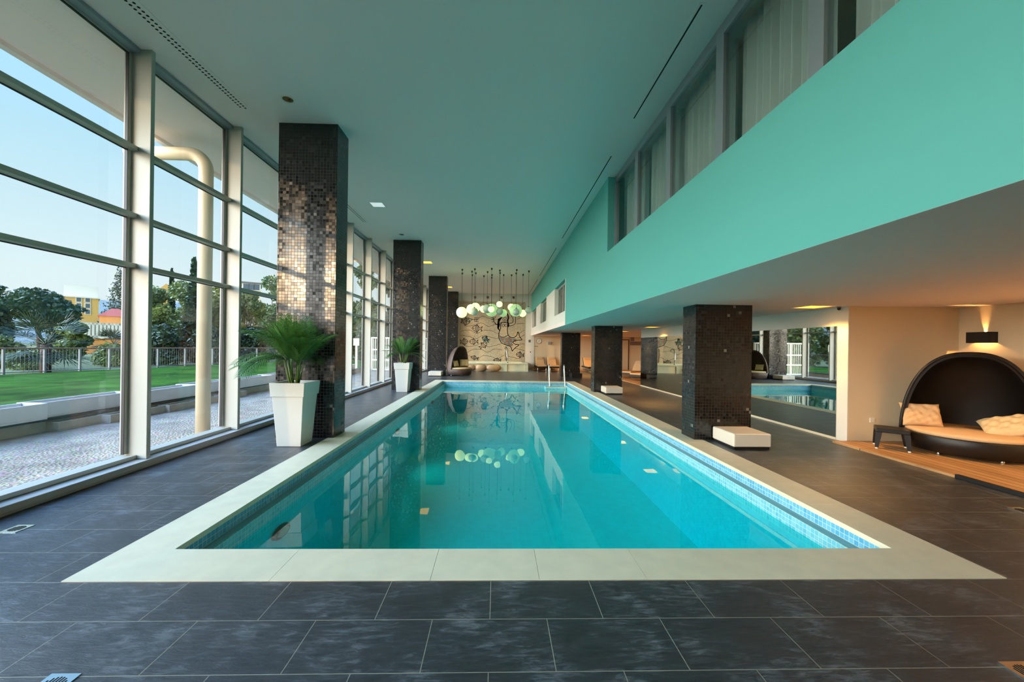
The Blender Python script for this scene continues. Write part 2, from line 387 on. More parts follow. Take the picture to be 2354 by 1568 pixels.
def thing(name, loc=(0, 0, 0), rz=0, label=None, cat=None, group=None, kind=None):
    o = bpy.data.objects.new(name, None); o.empty_display_size = .1; COL.objects.link(o)
    o.location = loc; o.rotation_euler = (0, 0, rz)
    if kind: o['kind'] = kind
    if label: tag(o, label, cat, group)
    return o
def struct(name, mb, m, **k):
    o = mb.build(name, m, **k); o['kind'] = 'structure'; return o
def copy_tree(o, parent=None):
    c = o.copy(); COL.objects.link(c)
    if parent: c.parent = parent
    for ch in [x for x in bpy.data.objects if x.parent == o and x != c]: copy_tree(ch, c)
    return c

# ------------------------------------------------------------------ dimensions
ZC, ZL = 5.014, 2.24          # hall ceiling, ceiling under the gallery
XL, XI, XR, XO = -2.69, -2.31, 3.02, 3.41     # coping outer/inner edges
YN, YI, YF, YO = 2.475, 2.855, 16.55, 16.92
YB = 25.8                     # end wall
Y0 = -6.0                     # wall behind the camera
XG = -4.45                    # window glass

# ------------------------------------------------------------------ shell
f = M()
f.box(-4.4, XL, Y0, YB, -.15, 0).box(XO, 10.6, Y0, YB, -.15, 0).box(XL, XO, Y0, YN, -.15, 0).box(XL, XO, YO, YB, -.15, 0)
struct('floor', f, 'slate')
c = M().box(-4.9, 2.23, Y0, YB, ZC, ZC+.2)
struct('ceiling', c, 'ceiling')
struct('ceiling_gallery', M().box(2.2305, 10.6, Y0, YB, ZL, ZL+.14), 'ceiling')
struct('wall_end', M().box(-4.6, 10.6, YB, YB+.2, -.1, ZC+.2), 'tan')
struct('wall_end_panel', M().box(1.86, 2.45, YB-.03, YB, 0, ZC), 'white')
struct('wall_end_top', M().box(-4.4, 2.23, YB-.02, YB, 4.5, ZC), 'white')
struct('wall_rear', M().box(-4.6, 10.6, Y0-.2, Y0, -.1, ZC+.2), 'rear')
struct('wall_far_right', M().box(10.4, 10.6, 15.3, YB, 0, ZL), 'tan')
struct('wall_niche', M().box(7.62, 7.8, Y0, 6.17, 0, ZL), 'tan')
struct('wall_mirror', M().box(5.76, 10.6, 6.17, 15.3, 0, ZL), 'tan')
# mirror-side face is painted white
w = M().box(5.745, 5.76, 6.17, 15.3, 1.92, ZL).box(5.745, 5.76, 6.17, 6.37, 0, 1.92)
struct('wall_mirror_face', w, 'white')
# gallery front
g = M()
g.box(2.23, 2.42, Y0, 12.75, ZL+.0006, 3.47).box(2.23, 2.42, 7.88, 12.75, 3.47, ZC).box(2.23, 2.42, 12.75, YB, 3.8, ZC)
struct('wall_right', g, 'teal')
g = M()
g.box(2.232, 2.42, 12.75, YB, ZL+.0006, 2.72).box(2.232, 2.42, 12.75, 12.86, 2.72, 3.8).box(2.232, 2.42, 15.2, 17.8, 2.72, 3.8)
g.box(2.232, 2.42, 20.2, 22.5, 2.72, 3.8).box(2.232, 2.42, 25.0, YB, 2.72, 3.8)
struct('wall_right_white', g, 'white')
struct('wall_gallery_back', M().box(4.6, 4.8, Y0, YB, ZL+.14, ZC), 'tan')
struct('ceiling_gallery_room', M().box(2.23, 4.8, Y0, YB, ZC, ZC+.2), 'ceiling')

# ---- window wall: one window per bay
nb = 0
P0, PITCH = 4.765, 1.627
k0 = -6
ks = list(range(k0, 14))
for k in ks:
    y0 = P0 + PITCH*k; y1 = min(y0 + PITCH, YB)
    if y0 > YB-.3: break
    nb += 1
    w = thing('window_%d' % nb, (XG, y0, 0), kind='structure')
    L_ = y1 - y0
    M().box(.0, .245, 0, .055, .09, ZC).build('post', 'frame', w, bevel=.004)
    for z in (3.79, 2.985, 2.385):
        M().box(-.03, .1, .055, L_, z, z+.052).build('transom', 'frame', w, bevel=.003)
        M().box(-.012, .008, .07, L_-.04, z-.008, z).build('gasket', 'frame_dark', w)
    fr = M().box(-.03, .02, .055, .1, .15, 4.96).box(-.03, .02, L_-.045, L_, .15, 4.96).box(-.03, .02, .055, L_, 4.945, ZC).box(-.03, .13, .055, L_, .09, .135)
    fr.build('frame', 'frame', w, bevel=.003)
    M().box(-.012, .012, .1, L_-.045, 4.935, 4.945).box(-.01, .024, .1, .106, .15, 4.94).box(-.01, .024, L_-.052, L_-.045, .15, 4.94).build('gasket', 'frame_dark', w)
    M().box(.02, .12, .055, L_, 4.97, ZC-.004).build('head_groove', 'lilac', w)
    zs = [.135, 2.385, 2.985, 3.79, 4.945]
    for a, b in zip(zs[:-1], zs[1:]):
        a2 = a + (.052 if a > 1 else 0)
        M().box(-.004, .002, .1, L_-.045, a2, b).build('pane', 'glass', w)
s = M().box(-4.47, -4.16, Y0, YB, 0.0, .085)
struct('trim_1', s, 'sill', bevel=.008)
struct('trim_2', M().box(-4.17, -4.145, Y0, YB, .028, .092), 'sill', bevel=.004)

# ---- gallery windows over the turquoise band
for i, (a, b) in enumerate(((6.66, 7.88), (5.4, 6.66), (4.14, 5.4), (2.86, 4.14), (1.4, 2.86), (-3.3, 1.4))):
    nb += 1
    w = thing('window_%d' % nb, (2.4, a, 3.47), kind='structure')
    h = ZC - 3.47; l = b - a
    M().box(-.03, .05, -.08, .06, 0, h).build('mullion', 'alu', w, bevel=.004)
    M().box(-.03, .05, .06, l-.08, h-.13, h).box(-.03, .05, .06, l-.08, 0, .06).build('frame', 'alu', w, bevel=.004)
    if i == 0: M().box(-.03, .05, l-.05, l, 0, h).build('mullion', 'alu', w)
    M().box(.0, .006, .06, l-.08, .06, h-.13).build('pane', 'glass_dim', w)
names = ['pale pleated curtain behind the gallery window at the far end of the recess', 'pale pleated curtain behind the second gallery window from the recess end', 'pale pleated curtain behind the third gallery window from the recess end',
         'wide pleated curtain behind the fourth gallery window, beside the black gap', 'closely pleated curtain in the nearest gallery window at the photo top edge']
for i, (a, b) in enumerate(((6.74, 7.8), (5.48, 6.62), (4.22, 5.36), (2.98, 4.1), (1.5, 2.76))):
    ft = M(); n = 220; r0 = []; r1 = []
    ph = random.random()*6
    for j in range(n+1):
        y = (b-a)*j/n
        x = .035*math.sin(y*62 + ph + 1.5*math.sin(y*7+i)) + .018*math.sin(y*23 + 2*ph)
        r0.append((x, y, 0)); r1.append((x*.9, y, ZC-3.55))
    ft.rings([r0, r1], close=False)
    o = ft.build('curtain', 'curtain', smooth=True, loc=(2.62, a, 3.5))
    tag(o, names[i], 'curtain', 'pleated curtains in the gallery windows')
# small windows in the white stretch
for i, (a, b) in enumerate(((12.86, 15.2), (17.8, 20.2), (22.5, 25.0))):
    nb += 1
    w = thing('window_%d' % nb, (2.36, a, 2.72), kind='structure')
    l = b-a
    fr = M().box(0, .06, 0, .07, 0, 1.08).box(0, .06, l-.07, l, 0, 1.08).box(0, .06, .07, l-.07, 0, .06).box(0, .06, .07, l-.07, 1.02, 1.08).box(0, .06, l*.5-.04, l*.5+.04, .06, 1.02)
    fr.build('frame', 'frame', w, bevel=.004)
    M().box(.025, .03, .07, l-.07, .06, 1.02).build('pane', 'glass_dim', w)
    ft = M(); r0 = []; r1 = []
    for j in range(121):
        y = .1+(l-.2)*j/120; x = .3+.02*math.sin(y*50); r0.append((x, y, .02)); r1.append((x, y, 1.05))
    ft.rings([r0, r1], close=False).build('blind', 'curtain', w, smooth=True)

# ------------------------------------------------------------------ pool
pool = thing('swimming_pool', (.355, 9.7, 0), label='long rectangular turquoise swimming pool with a cream stone border, sunk in the slate floor', cat='pool')
def L(x, y): return x-.355, y-9.7
def ringbox(mb, x0, x1, y0, y1, X0, X1, Y0_, Y1_, z0, z1):
    # rectangular ring: inner x0..x1,y0..y1, outer X0..X1,Y0..Y1
    a, b = .355, 9.7
    mb.box(X0-a, x0-a, Y0_-b, Y1_-b, z0, z1).box(x1-a, X1-a, Y0_-b, Y1_-b, z0, z1).box(x0-a, x1-a, Y0_-b, y0-b, z0, z1).box(x0-a, x1-a, y1-b, Y1_-b, z0, z1)
    return mb
# coping slabs, each a mitred piece
cp = M()
def slab(p): # p: 4 xy
    n = len(cp.v); z0, z1 = -.04, .004
    cp.v.extend([(x-.355, y-9.7, z0) for x, y in p] + [(x-.355, y-9.7, z1) for x, y in p])
    for q in ((3, 2, 1, 0), (4, 5, 6, 7), (0, 1, 5, 4), (1, 2, 6, 5), (2, 3, 7, 6), (3, 0, 4, 7)): cp.f.append(tuple(n+i for i in q)); cp.m.append(0)
g_ = .0012
xs = [XL, -1.02, -.37, .29, .93] 
cuts = [(-1.42, -1.42), (-.41, -.41), (.29, .29), (.99, .99)]
fx = [a for a, b in cuts]
edges = [None] + fx + [None]
for i in range(len(edges)-1):
    a, b = edges[i], edges[i+1]
    ao, ai = (XL, XI) if a is None else (a+g_, a+g_)
    bo, bi = (XO, XR) if b is None else (b-g_, b-g_)
    slab([(ao, YN), (bo, YN), (bi, YI), (ai, YI)])
for (xa, xb, flip) in ((XL, XI, 0), (XR, XO, 1)):
    n = 12; ys = [YN + (YO-YN)*i/n for i in range(n+1)]
    for i in range(n):
        a, b = ys[i]+g_, ys[i+1]-g_
        q = [(xa, a), (xb, a), (xb, b), (xa, b)]
        if i == 0: q = [(xa, YN), (xb, YI), (xb, b), (xa, b)] if not flip else [(xa, YI), (xb, YN), (xb, b), (xa, b)]
        if i == n-1: q = [(xa, a), (xb, a), (xb, YF), (xa, YO)] if not flip else [(xa, a), (xb, a), (xb, YO), (xa, YF)]
        slab(q)
for i in range(6):
    a, b = XL+(XO-XL)*i/6+g_, XL+(XO-XL)*(i+1)/6-g_
    slab([(a if i else XI, YF), (b if i < 5 else XR, YF), (b if i < 5 else XO, YO), (a if i else XL, YO)])
cp.build('coping', 'coping', pool)
# tiled rim below the coping, gutter, curb
r = ringbox(M(), XI-.01, XR+.01, YI-.01, YF+.01, XI-.2, XR+.2, YI-.2, YF+.2, -.135, -.041)
r.build('tiled_rim', 'pool_rim', pool)
r = ringbox(M(), -2.22, 2.92, 2.95, 16.45, XI-.2, XR+.2, YI-.2, YF+.2, -.3, -.136)
r.build('overflow_gutter', 'gutter', pool)
r = ringbox(M(), -2.218, 2.918, 2.952, 16.448, -2.232, 2.932, 2.938, 16.462, -.32, -.13)
r.build('tiled_curb', 'pool_curb', pool)
r = ringbox(M(), -2.222, 2.922, 2.948, 16.452, -2.5, 3.2, 2.7, 16.7, -1.35, -.321)
r.build('basin_wall', 'pool_wall', pool)
a, b = L(-2.5, 2.7); c_, d = L(3.2, 16.7)
M().box(a, c_, b, d, -1.5, -1.35).build('basin_floor', 'pool_floor', pool)
a, b = L(-2.2178, 2.9522); c_, d = L(2.9178, 16.4478)
wm = M().poly([(a, b, -.25), (c_, b, -.25), (c_, d, -.25), (a, d, -.25)])
wm.build('water', 'water', pool)
# step block under the ladder
a, b = L(2.02, 16.02)
st = M().box(a, a+.88, b, b+.42, -.42, -.165)
st.build('step_block', 'pool_curb', pool, bevel=.006)
M().box(a-.004, a+.884, b-.006, b+.0, -.19, -.16).box(a-.004, a+.884, b-.006, b, -.33, -.305).build('step_edge', 'coping', pool)
# underwater lamps on the left wall
for y in (4.05, 8.7, 13.3):
    l_ = M(); cx, cy = L(-2.222, y)
    rs = []
    for (rr, x) in ((.0, 0), (.15, 0.0), (.15, .03), (.12, .045), (.1, .03)):
        rs.append([(cx+x, cy+max(rr, .001)*1.0*math.cos(t*PI/12), -.44+max(rr, .001)*.42*math.sin(t*PI/12)) for t in range(24)])
    lo = l_.rings(rs).build('underwater_lamp', 'black_metal', pool)
    M().rings([[(cx+x, cy+rr*math.cos(t*PI/12), -.44+rr*.42*math.sin(t*PI/12)) for t in range(24)] for rr, x in ((.11, .03), (.1, .05), (.03, .06), (.001, .06))]).build('lens', 'lampring', lo, smooth=True)

# ------------------------------------------------------------------ mosaic columns
CL, CR, CD = -3.52, -2.595, .445
cols = [(CL, CR, 6.24, ZC, 'tall mosaic column nearest on the left, rising behind the big potted palm'), (CL, CR, 12.99, ZC, 'tall mosaic column second along the left side, with the smaller potted palm before it'),
        (CL, CR, 19.6, ZC, 'tall grey mosaic column third along the left side, beside a low white pouf'), (CL, CR, 25.0, ZC, 'tall grey mosaic column farthest on the left, behind the hooded chair'),
        (3.27, 4.22, 6.29, ZL, 'short black mosaic column nearest on the right, beside a white pouf'), (3.27, 4.22, 12.93, ZL, 'short black mosaic column in the middle of the right side'),
        (3.27, 4.22, 19.56, ZL, 'short black mosaic column farthest on the right, behind the pool ladder')]
cols[3] = (CL, CR, 25.1, ZC, cols[3][4])
for x0, x1, y, h, lb in cols:
    wd = x1-x0
    o = M().box(-wd/2, wd/2, 0, CD, 0, h).build('mosaic_column', 'column', loc=((x0+x1)/2, y, 0), bevel=.004)
    tag(o, lb, 'column', 'mosaic columns beside the pool')

# ------------------------------------------------------------------ potted palms
def planter_mesh(w, wb, h, lip):
    m = M()
    t = .02
    def sq(a, z): return [(-a/2, -a/2, z), (a/2, -a/2, z), (a/2, a/2, z), (-a/2, a/2, z)]
    wl = wb + (w-.05-wb)*((h-lip)/h)
    m.rings([sq(wb, 0), sq(wl, h-lip)], cap=(True, False))
    return m, sq, wl
def potted_palm(loc, scale, label, seed, nf):
    rnd = random.Random(seed)
    t = thing('potted_palm', loc, label=label, cat='plant', group='palms in white planters')
    w, wb, h, lip = .5, .345, .93, .2
    def sq(a, z): return [(-a/2, -a/2, z), (a/2, -a/2, z), (a/2, a/2, z), (-a/2, a/2, z)]
    wl = wb + (w-.03-wb)*((h-lip)/h)
    m = M().rings([sq(wb, 0), sq(wl, h-lip+.001)], cap=(True, False))
    pt = m.build('planter', 'planter', t, bevel=.006)
    M().rings([sq(wl, h-lip), sq(w-.025, h-lip), sq(w, h), sq(w-.05, h), sq(w-.07, h-.06)], cap=(False, False)).build('rim', 'planter', pt, bevel=.004)
    M().box(-.21, .21, -.21, .21, h-.09, h-.045).build('soil', 'soil', t)
    z0 = h-.05
    st = M()
    bases = []
    for i in range(16):
        a = rnd.random()*2*PI; rr = rnd.random()**.5*.07
        bx, by = rr*math.cos(a), rr*math.sin(a)
        lean = .12+rnd.random()*.1
        top = (bx+math.cos(a)*lean*.5, by+math.sin(a)*lean*.5, z0+.28+rnd.random()*.14)
        bases.append(((bx, by, z0), top, a))
        st.tube([(bx, by, z0), ((bx+top[0])/2, (by+top[1])/2, z0+.16), top], [.013, .01, .007], 6)
    st.build('stems', 'stem', t, smooth=True)
    for i in range(nf):
        b0, tp, a = bases[i % 16]
        a = a + rnd.uniform(-.5, .5) + (0 if i < 16 else rnd.uniform(-1, 1))
        Lg = rnd.uniform(.44, .7)*scale
        up = rnd.uniform(.85, 1.5) if i % 4 else rnd.uniform(.1, .6)
        p = Vector(tp); d = Vector((math.cos(a)*math.cos(up), math.sin(a)*math.cos(up), math.sin(up)))
        pts = [p.copy()]; n = 12
        droop = rnd.uniform(.3, 1.0)/n*1.5
        for j in range(n):
            pts.append(pts[-1] + d*(Lg/n)); d = (d + Vector((0, 0, -droop))).normalized()
            # keep leaves off the column behind
        side = Vector((-math.sin(a), math.cos(a), 0))
        fr = M(); fr.tube(pts, [.005]*(n)+[.0015], 4)
        nl = 26
        for q in range(2, nl):
            s_ = q/nl; idx = min(int(s_*n), n-1); fr_ = s_*n-idx
            c0 = pts[idx].lerp(pts[idx+1], fr_); tg = (pts[idx+1]-pts[idx]).normalized()
            ln = .2*scale*(math.sin(PI*min(1, s_*.85+.12)))**.6 + .03
            for sg in (-1, 1):
                dd = (side*sg*.85 + tg*.75 + Vector((0, 0, .12))).normalized()
                wv = tg.cross(dd).cross(dd).normalized()*.0058*scale
                e1 = c0 + dd*ln*.5; e2 = e1 + (dd + Vector((0, 0, -.55))).normalized()*ln*.5
                k = len(fr.v)
                fr.v += [tuple(c0-wv*.5), tuple(c0+wv*.5), tuple(e1+wv), tuple(e1-wv), tuple(e2)]
                fr.f += [(k, k+1, k+2, k+3), (k+3, k+2, k+4)]; fr.m += [0, 0]
        # stop the leaves at the column face and pull them in
        lim = loc_limit - loc[1]
        fr.v = [(x, (y if y < lim else lim - .002 - .25*(y-lim)*0), z) for x, y, z in fr.v]
        fr.build('frond', 'frond', t)
    return t
loc_limit = 6.235
potted_palm((-3.02, 5.88, 0), 1.12, 'large feathery green palm in a tall white tapered planter before the nearest left column', 3, 38)
loc_limit = 12.985
potted_palm((-3.04, 12.6, 0), .92, 'smaller palm in a tall white planter before the second left column', 11, 30)

# ------------------------------------------------------------------ poufs
def pouf(x0, x1, y0, y1, m, label):
    t = thing('pouf', ((x0+x1)/2, (y0+y1)/2, 0), label=label, cat='pouf', group='low square poufs beside the columns')
    a, b = (x1-x0)/2, (y1-y0)/2
    M().box(-a+.02, a-.02, -b+.02, b-.02, 0, .035).build('plinth', 'black_metal', t)
    cm = M().box(-a, a, -b, b, .035, .235)
    cm.build('cushion', m, t, bevel=.022, seg=4)
    pp = M()
    for z in (.05, .22): pp.tube([(-a+.01, -b-.001, z), (a-.01, -b-.001, z)], .003, 6)
    pp.build('piping', m, t)
pouf(3.56, 4.14, 5.69, 6.27, 'pouf', 'low square white pouf against the nearest right column')
pouf(3.49, 4.05, 12.3, 12.88, 'pouf', 'low square white pouf against the middle right column')
pouf(3.63, 4.16, 18.75, 19.45, 'pouf_black', 'low square black pouf against the farthest right column')
pouf(-3.34, -2.71, 18.8, 19.5, 'pouf', 'low square white pouf against the third left column')

# ------------------------------------------------------------------ hooded daybeds
def daybed(loc, face, r, h, zc, mw, mc, label, pil):
    """face: direction (radians) the open side looks; local +X is the open side"""
    t = thing('hooded_daybed', loc, face, label=label, cat='daybed')
    M().lathe([(r*.86, .04), (r*.9, .045), (r*.985, zc-.07), (r*.97, zc-.06)], 48).build('base', mw, t, smooth=True)
    # hood: shell over the back half
    n, k = 24, 32
    def shell(rr, hh, inward=0):
        rings = []
        for i in range(n+1):
            ph = PI/2*i/n          # elevation
            row = []
            for j in range(k+1):
                th = PI/2 + PI*j/k   # back half
                cx = math.cos(ph)**.8 if ph < PI/2-1e-6 else 0
                # the rim leans a little forward at the top
                x = rr*cx*math.cos(th) + .10*math.sin(ph)
                y = rr*cx*math.sin(th)
                z = (zc-.08) + (hh-zc+.08)*math.sin(ph)
                row.append((x, y, z))
            rings.append(row)
        return rings
    hm = M(); R1 = shell(r*1.0, h); R2 = shell(r*.93, h-.05)
    hm.rings(R1, close=False); hm.rings([list(reversed(x)) for x in R2], close=False)
    # rim joining inner and outer shells
    for side in (0, -1):
        a = [row[side] for row in R1]; b = [row[side] for row in R2]
        hm.rings([a, b] if side else [b, a], close=False)
    hm.build('hood', mw, t, smooth=True)
    rim = [row[0] for row in R1] + [row[-1] for row in reversed(R1)]
    M().tube(rim, .022, 8).build('rim', mw, t, smooth=True)
    M().lathe([(r*.9, zc-.07), (r*.93, zc-.055), (r*.935, zc-.02), (r*.9, zc), (.01, zc+.012)], 48).build('seat_cushion', mc, t, smooth=True)
    for a in (0, 60, 120, 180, 240, 300):
        a = math.radians(a+20); M().lathe([(.022, 0), (.025, .02), (.018, .045)], 12, (r*.82*math.cos(a), r*.82*math.sin(a))).build('foot', 'steel', t)
    for (x, y, z, rz, ry, s_) in pil:
        pillow(x, y, z, rz, ry, s_, t, mc)
    return t
def pillow_mesh(w, hgt, th, seed):
    rnd = random.Random(seed); n = 26; m = M(); 
    ph = [rnd.uniform(0, 6) for _ in range(6)]
    top = []; bot = []
    for i in range(n+1):
        a = -1+2*i/n; rt = []; rb = []
        for j in range(n+1):
            b = -1+2*j/n
            pin = 1-.10*(1-abs(a)**2)*abs(b)**6; pin2 = 1-.10*(1-abs(b)**2)*abs(a)**6
            e = max(0, (1-a**4)*(1-b**4))**.45
            wr = .12*math.sin(a*7+b*9+ph[0]) + .1*math.sin(a*-9+b*13+ph[1]) + .07*math.sin(17*a+5*b+ph[2])
            zz = th*e*(1+wr*.75)
            rt.append((a*w*pin2, b*hgt*pin, zz)); rb.append((a*w*pin2, b*hgt*pin, -zz*.8))
        top.append(rt); bot.append(rb)
    m.rings(top, close=False); m.rings([list(reversed(x)) for x in bot], close=False)
    return m
def pillow(x, y, z, rz, tilt, s_, parent, mc):
    o = pillow_mesh(.26*s_, .2*s_, .085*s_, int(x*100+y*37)).build('pillow_tmp', mc, None, smooth=True)
    return o
# daybed in the niche
FC = math.atan2(-.77, -.63)
DB = (6.9, 5.47, .03)
daybed(DB, FC, .69, 1.46, .335, 'wick_dark', 'fabric2', 'large dark wicker daybed with a round hood on the wood deck at right', [])
daybed((-1.93, 19.85, 0), math.atan2(-.55, .83), .66, 1.47, .4, 'wick_brown', 'fabric', 'brown wicker hooded lounge chair facing the pool at its far left end', [])
def place_pillow(loc, rot, s_, seed, m, label, th=.085):
    o = pillow_mesh(.26*s_, .2*s_, th*s_, seed).build('pillow', m, smooth=True)
    o.location = loc; o.rotation_euler = rot
    tag(o, label, 'pillow', 'pillows on the daybeds')
    return o
place_pillow((6.57, 5.8, .53), (math.radians(68), 0, math.radians(-25)), .92, 5, 'fabric2', 'creased cream pillow at the left end of the dark wicker daybed')
place_pillow((7.15, 5.2, .47), (math.radians(32), math.radians(-18), math.radians(-48)), 1.0, 9, 'fabric', 'crumpled beige pillow lying at the right end of the dark daybed')
place_pillow((-2.1, 19.62, .6), (math.radians(72), 0, math.radians(64)), .8, 12, 'fabric', 'cream pillow standing at the left inside the far hooded lounge chair')
place_pillow((-1.72, 20.12, .62), (math.radians(74), 0, math.radians(12)), .95, 14, 'fabric', 'cream pillow against the back inside the far hooded lounge chair')

# ------------------------------------------------------------------ deck in the niche, side table, lamp
o = M().box(5.5, 7.62, Y0, 6.17, 0, .03).build('wooden_deck', 'deck'); tag(o, 'low orange brown plank deck under the dark wicker daybed at right', 'deck', 'plank decks')
o = M().box(5.76, 10.4, 15.3, YB, 0, .03).box(2.3, 5.76, 24.3, YB, 0, .03).build('wooden_deck', 'deck'); tag(o, 'low plank deck along the far end under the beige loungers', 'deck', 'plank decks')
o = M().box(5.49, 5.53, 1.0, 4.47, .0, .045).build('deck_edging', 'black_metal', bevel=.004); tag(o, 'dark metal edging strip along the near part of the plank deck', 'edging')
t = thing('side_table', (6.02, 5.72, .03), math.radians(-41), label='small square dark wicker side table with white feet, left of the daybed', cat='table')
hw = .185
M().box(-hw, hw, -hw, hw, .25, .31).build('tabletop', 'wick_dark', t, bevel=.01)
for sx in (-1, 1):
    for sy in (-1, 1):
        q = M()
        def sqr(cx, cy, a, z): return [(cx-a, cy-a, z), (cx+a, cy-a, z), (cx+a, cy+a, z), (cx-a, cy+a, z)]
        q.rings([sqr(sx*(hw-.01), sy*(hw-.01), .02, .02), sqr(sx*(hw-.035), sy*(hw-.035), .035, .25)])
        lg = q.build('leg', 'wick_dark', t)
        M().lathe([(.017, 0), (.017, .022)], 12, (sx*(hw-.01), sy*(hw-.01))).build('foot', 'whitep', lg)
# wall sconce
t = thing('wall_sconce', (7.62, 5.82, 1.74), label='dark box wall lamp throwing warm light up and down above the daybed', cat='lamp')
sh = M().box(-.13, -.12, -.15, .15, -.085, .085).box(-.12, 0, -.15, -.14, -.085, .085).box(-.12, 0, .14, .15, -.085, .085)
sh.box(-.12, 0, -.14, .14, .078, .085)
# leave a slot in the top, open below
sh = M().box(-.13, -.12, -.15, .15, -.085, .085).box(-.12, 0, -.15, -.14, -.085, .085).box(-.12, 0, .14, .15, -.085, .085)
sh.box(-.12, 0, -.14, -.012, .075, .085).box(-.12, 0, .012, .14, .075, .085)
sh.build('shade', 'black_metal', t)
M().tube([(-.06, -.035, -.0), (-.06, .035, 0)], .012, 10).build('bulb', 'orange', t)
# wall socket by the daybed
o = M().box(6.62-.5, 6.7-.5, 6.155, 6.17, .33, .41).build('wall_socket', 'whitep', bevel=.003); tag(o, 'small white socket plate on the cream wall behind the side table', 'socket')
# security camera at the wall corner
t = thing('security_camera', (5.7, 6.3, ZL), label='small round camera under the ceiling at the mirror wall corner', cat='camera')
M().lathe([(.03, 0), (.03, -.02)], 16).build('mount', 'screen', t)
M().sphere((0, 0, -.035), .025, 16, 10).build('lens', 'black_metal', t, smooth=True)

# ------------------------------------------------------------------ big mirror
t = thing('wall_mirror_panel', (5.745, 10.83, 0), label='long frameless mirror along the lower right wall reflecting the hall', cat='mirror')
M().box(-.008, 0, -4.46, 4.46, .04, 1.92).build('glass', 'mirror', t)
M().box(-.012, 0, -4.46, 4.46, .0, .04).build('base_strip', 'coping', t)

# ------------------------------------------------------------------ ladder
t = thing('pool_ladder', (2.57, 16.72, 0), label='polished steel pool ladder with two looped handrails at the far right pool corner', cat='ladder')
for sx in (-.33, .33):
    pts = [(sx, .06, 0), (sx, .06, .6)]
    for i in range(9):
        a = PI*i/9; pts.append((sx, .06-.09*(1-math.cos(a)), .62+.13*math.sin(a)))
    pts += [(sx, -.16, .45), (sx+.0, -.34, -.2), (sx, -.36, -.5), (sx, -.36, -1.15)]
    M().tube(pts, .021, 12).build('handrail', 'steel', t, smooth=True)
    M().lathe([(.045, .004), (.045, .012), (.022, .02)], 16, (sx, .06)).build('flange', 'steel', t)
for z in (-.45, -.7, -.95):
    M().box(-.33, .33, -.4, -.32, z-.012, z+.012).build('step', 'steel', t, bevel=.004)

# ------------------------------------------------------------------ raised basin and water spout, mural at the end wall
t = thing('raised_basin', (-.5, 23.2, 0), label='raised ivory whirlpool basin with three rounded peach bowls under the mural', cat='basin')
X0, X1 = -1.95, 2.36
b = M().box(X0, X1, .02, .3, 0, .43).box(X0, X1, 2.2, 2.45, 0, .43).box(X0, X0+.25, .3, 2.2, 0, .43).box(X1-.3, X1, .3, 2.2, 0, .43).box(X0+.25, X1-.3, .3, 2.2, .0, .3)
b.build('body', 'basin', t)
M().box(X0, X1, -.06, .34, .43, .5).box(X0, X0+.28, .34, 2.48, .43, .5).box(X1-.33, X1, .34, 2.48, .43, .5).box(X0, X1, 2.18, 2.5, .43, .5).build('rim', 'basin', t, bevel=.015)
for (bx, w_) in ((-1.2, .42), (-.48, .34), (.28, .46)):
    rs = []
    for i in range(9):
        z = .03+.36*i/8; q = math.sin(PI*(.18+.64*i/8))**.7
        rs.append([(bx+w_*q*math.cos(PI+PI*j/16), .02+.2*q*math.sin(PI+PI*j/16), z) for j in range(17)])
    M().rings(rs, close=False).build('bowl', 'peach', t, smooth=True)
M().box(1.0, 1.1, -.05, .02, 0, .43).box(2.16, 2.36, -.05, .02, 0, .43).box(1.1, 2.16, -.01, .02, .0, .12).build('pilaster', 'basin', t)
t = thing('water_spout', (.62, 23.35, .5), label='tall curved chrome water spout standing on the raised basin', cat='spout')
M().tube([(0, 0, 0), (-.02, .02, .35), (-.06, .1, .7), (-.1, .3, .92), (-.12, .6, .98), (-.13, .85, .88)], [.035, .035, .033, .032, .035, .05], 12).build('pipe', 'steel', t, smooth=True)
M().lathe([(.07, 0), (.07, .02), (.04, .03)], 20).build('flange', 'steel', t)

mu = thing('wall_mural', (-.36, YB-.02, .45), label='sand coloured mosaic mural with a mermaid, fish and wave lines on the end wall', cat='mural')
M().box(-2.2, 2.2, -.02, 0, 0, 4.02).build('panel', 'mural', mu)
def mp(a, b):
    p = P(1040+a/7.84, 670+b/7.84, 'Y', YB-.045); return (p.x+.36, p.z-.45)
def ribbon(mb, pts, w=.022, closed=False):
    w = w*1.1
    q = [mp(*p) for p in pts]
    if closed: q.append(q[0])
    for i in range(len(q)-1):
        (x0, z0), (x1, z1) = q[i], q[i+1]
        dx, dz = x1-x0, z1-z0; l = math.hypot(dx, dz) or 1; nx, nz = -dz/l*w/2, dx/l*w/2; ex, ez = dx/l*w*.4, dz/l*w*.4
        n = len(mb.v)
        for y in (-.026, -.02):
            mb.v += [(x0-ex+nx, y, z0-ez+nz), (x0-ex-nx, y, z0-ez-nz), (x1+ex-nx, y, z1+ez-nz), (x1+ex+nx, y, z1+ez+nz)]
        for f_ in ((0, 1, 2, 3), (0, 4, 5, 1), (1, 5, 6, 2), (2, 6, 7, 3), (3, 7, 4, 0)): mb.f.append(tuple(n+k for k in f_)); mb.m.append(0)
def smooth(pts, n=6, closed=False):
    out = []; m = len(pts)
    for i in range(m if closed else m-1):
        g = lambda k: pts[k % m] if closed else pts[max(0, min(m-1, k))]
        p0, p1, p2, p3 = g(i-1), g(i), g(i+1), g(i+2)
        for j in range(n):
            t_ = j/n
            out.append(tuple(.5*((2*p1[c]) + (-p0[c]+p2[c])*t_ + (2*p0[c]-5*p1[c]+4*p2[c]-p3[c])*t_*t_ + (-p0[c]+3*p1[c]-3*p2[c]+p3[c])*t_**3) for c in (0, 1)))
    if not closed: out.append(pts[-1])
    return out
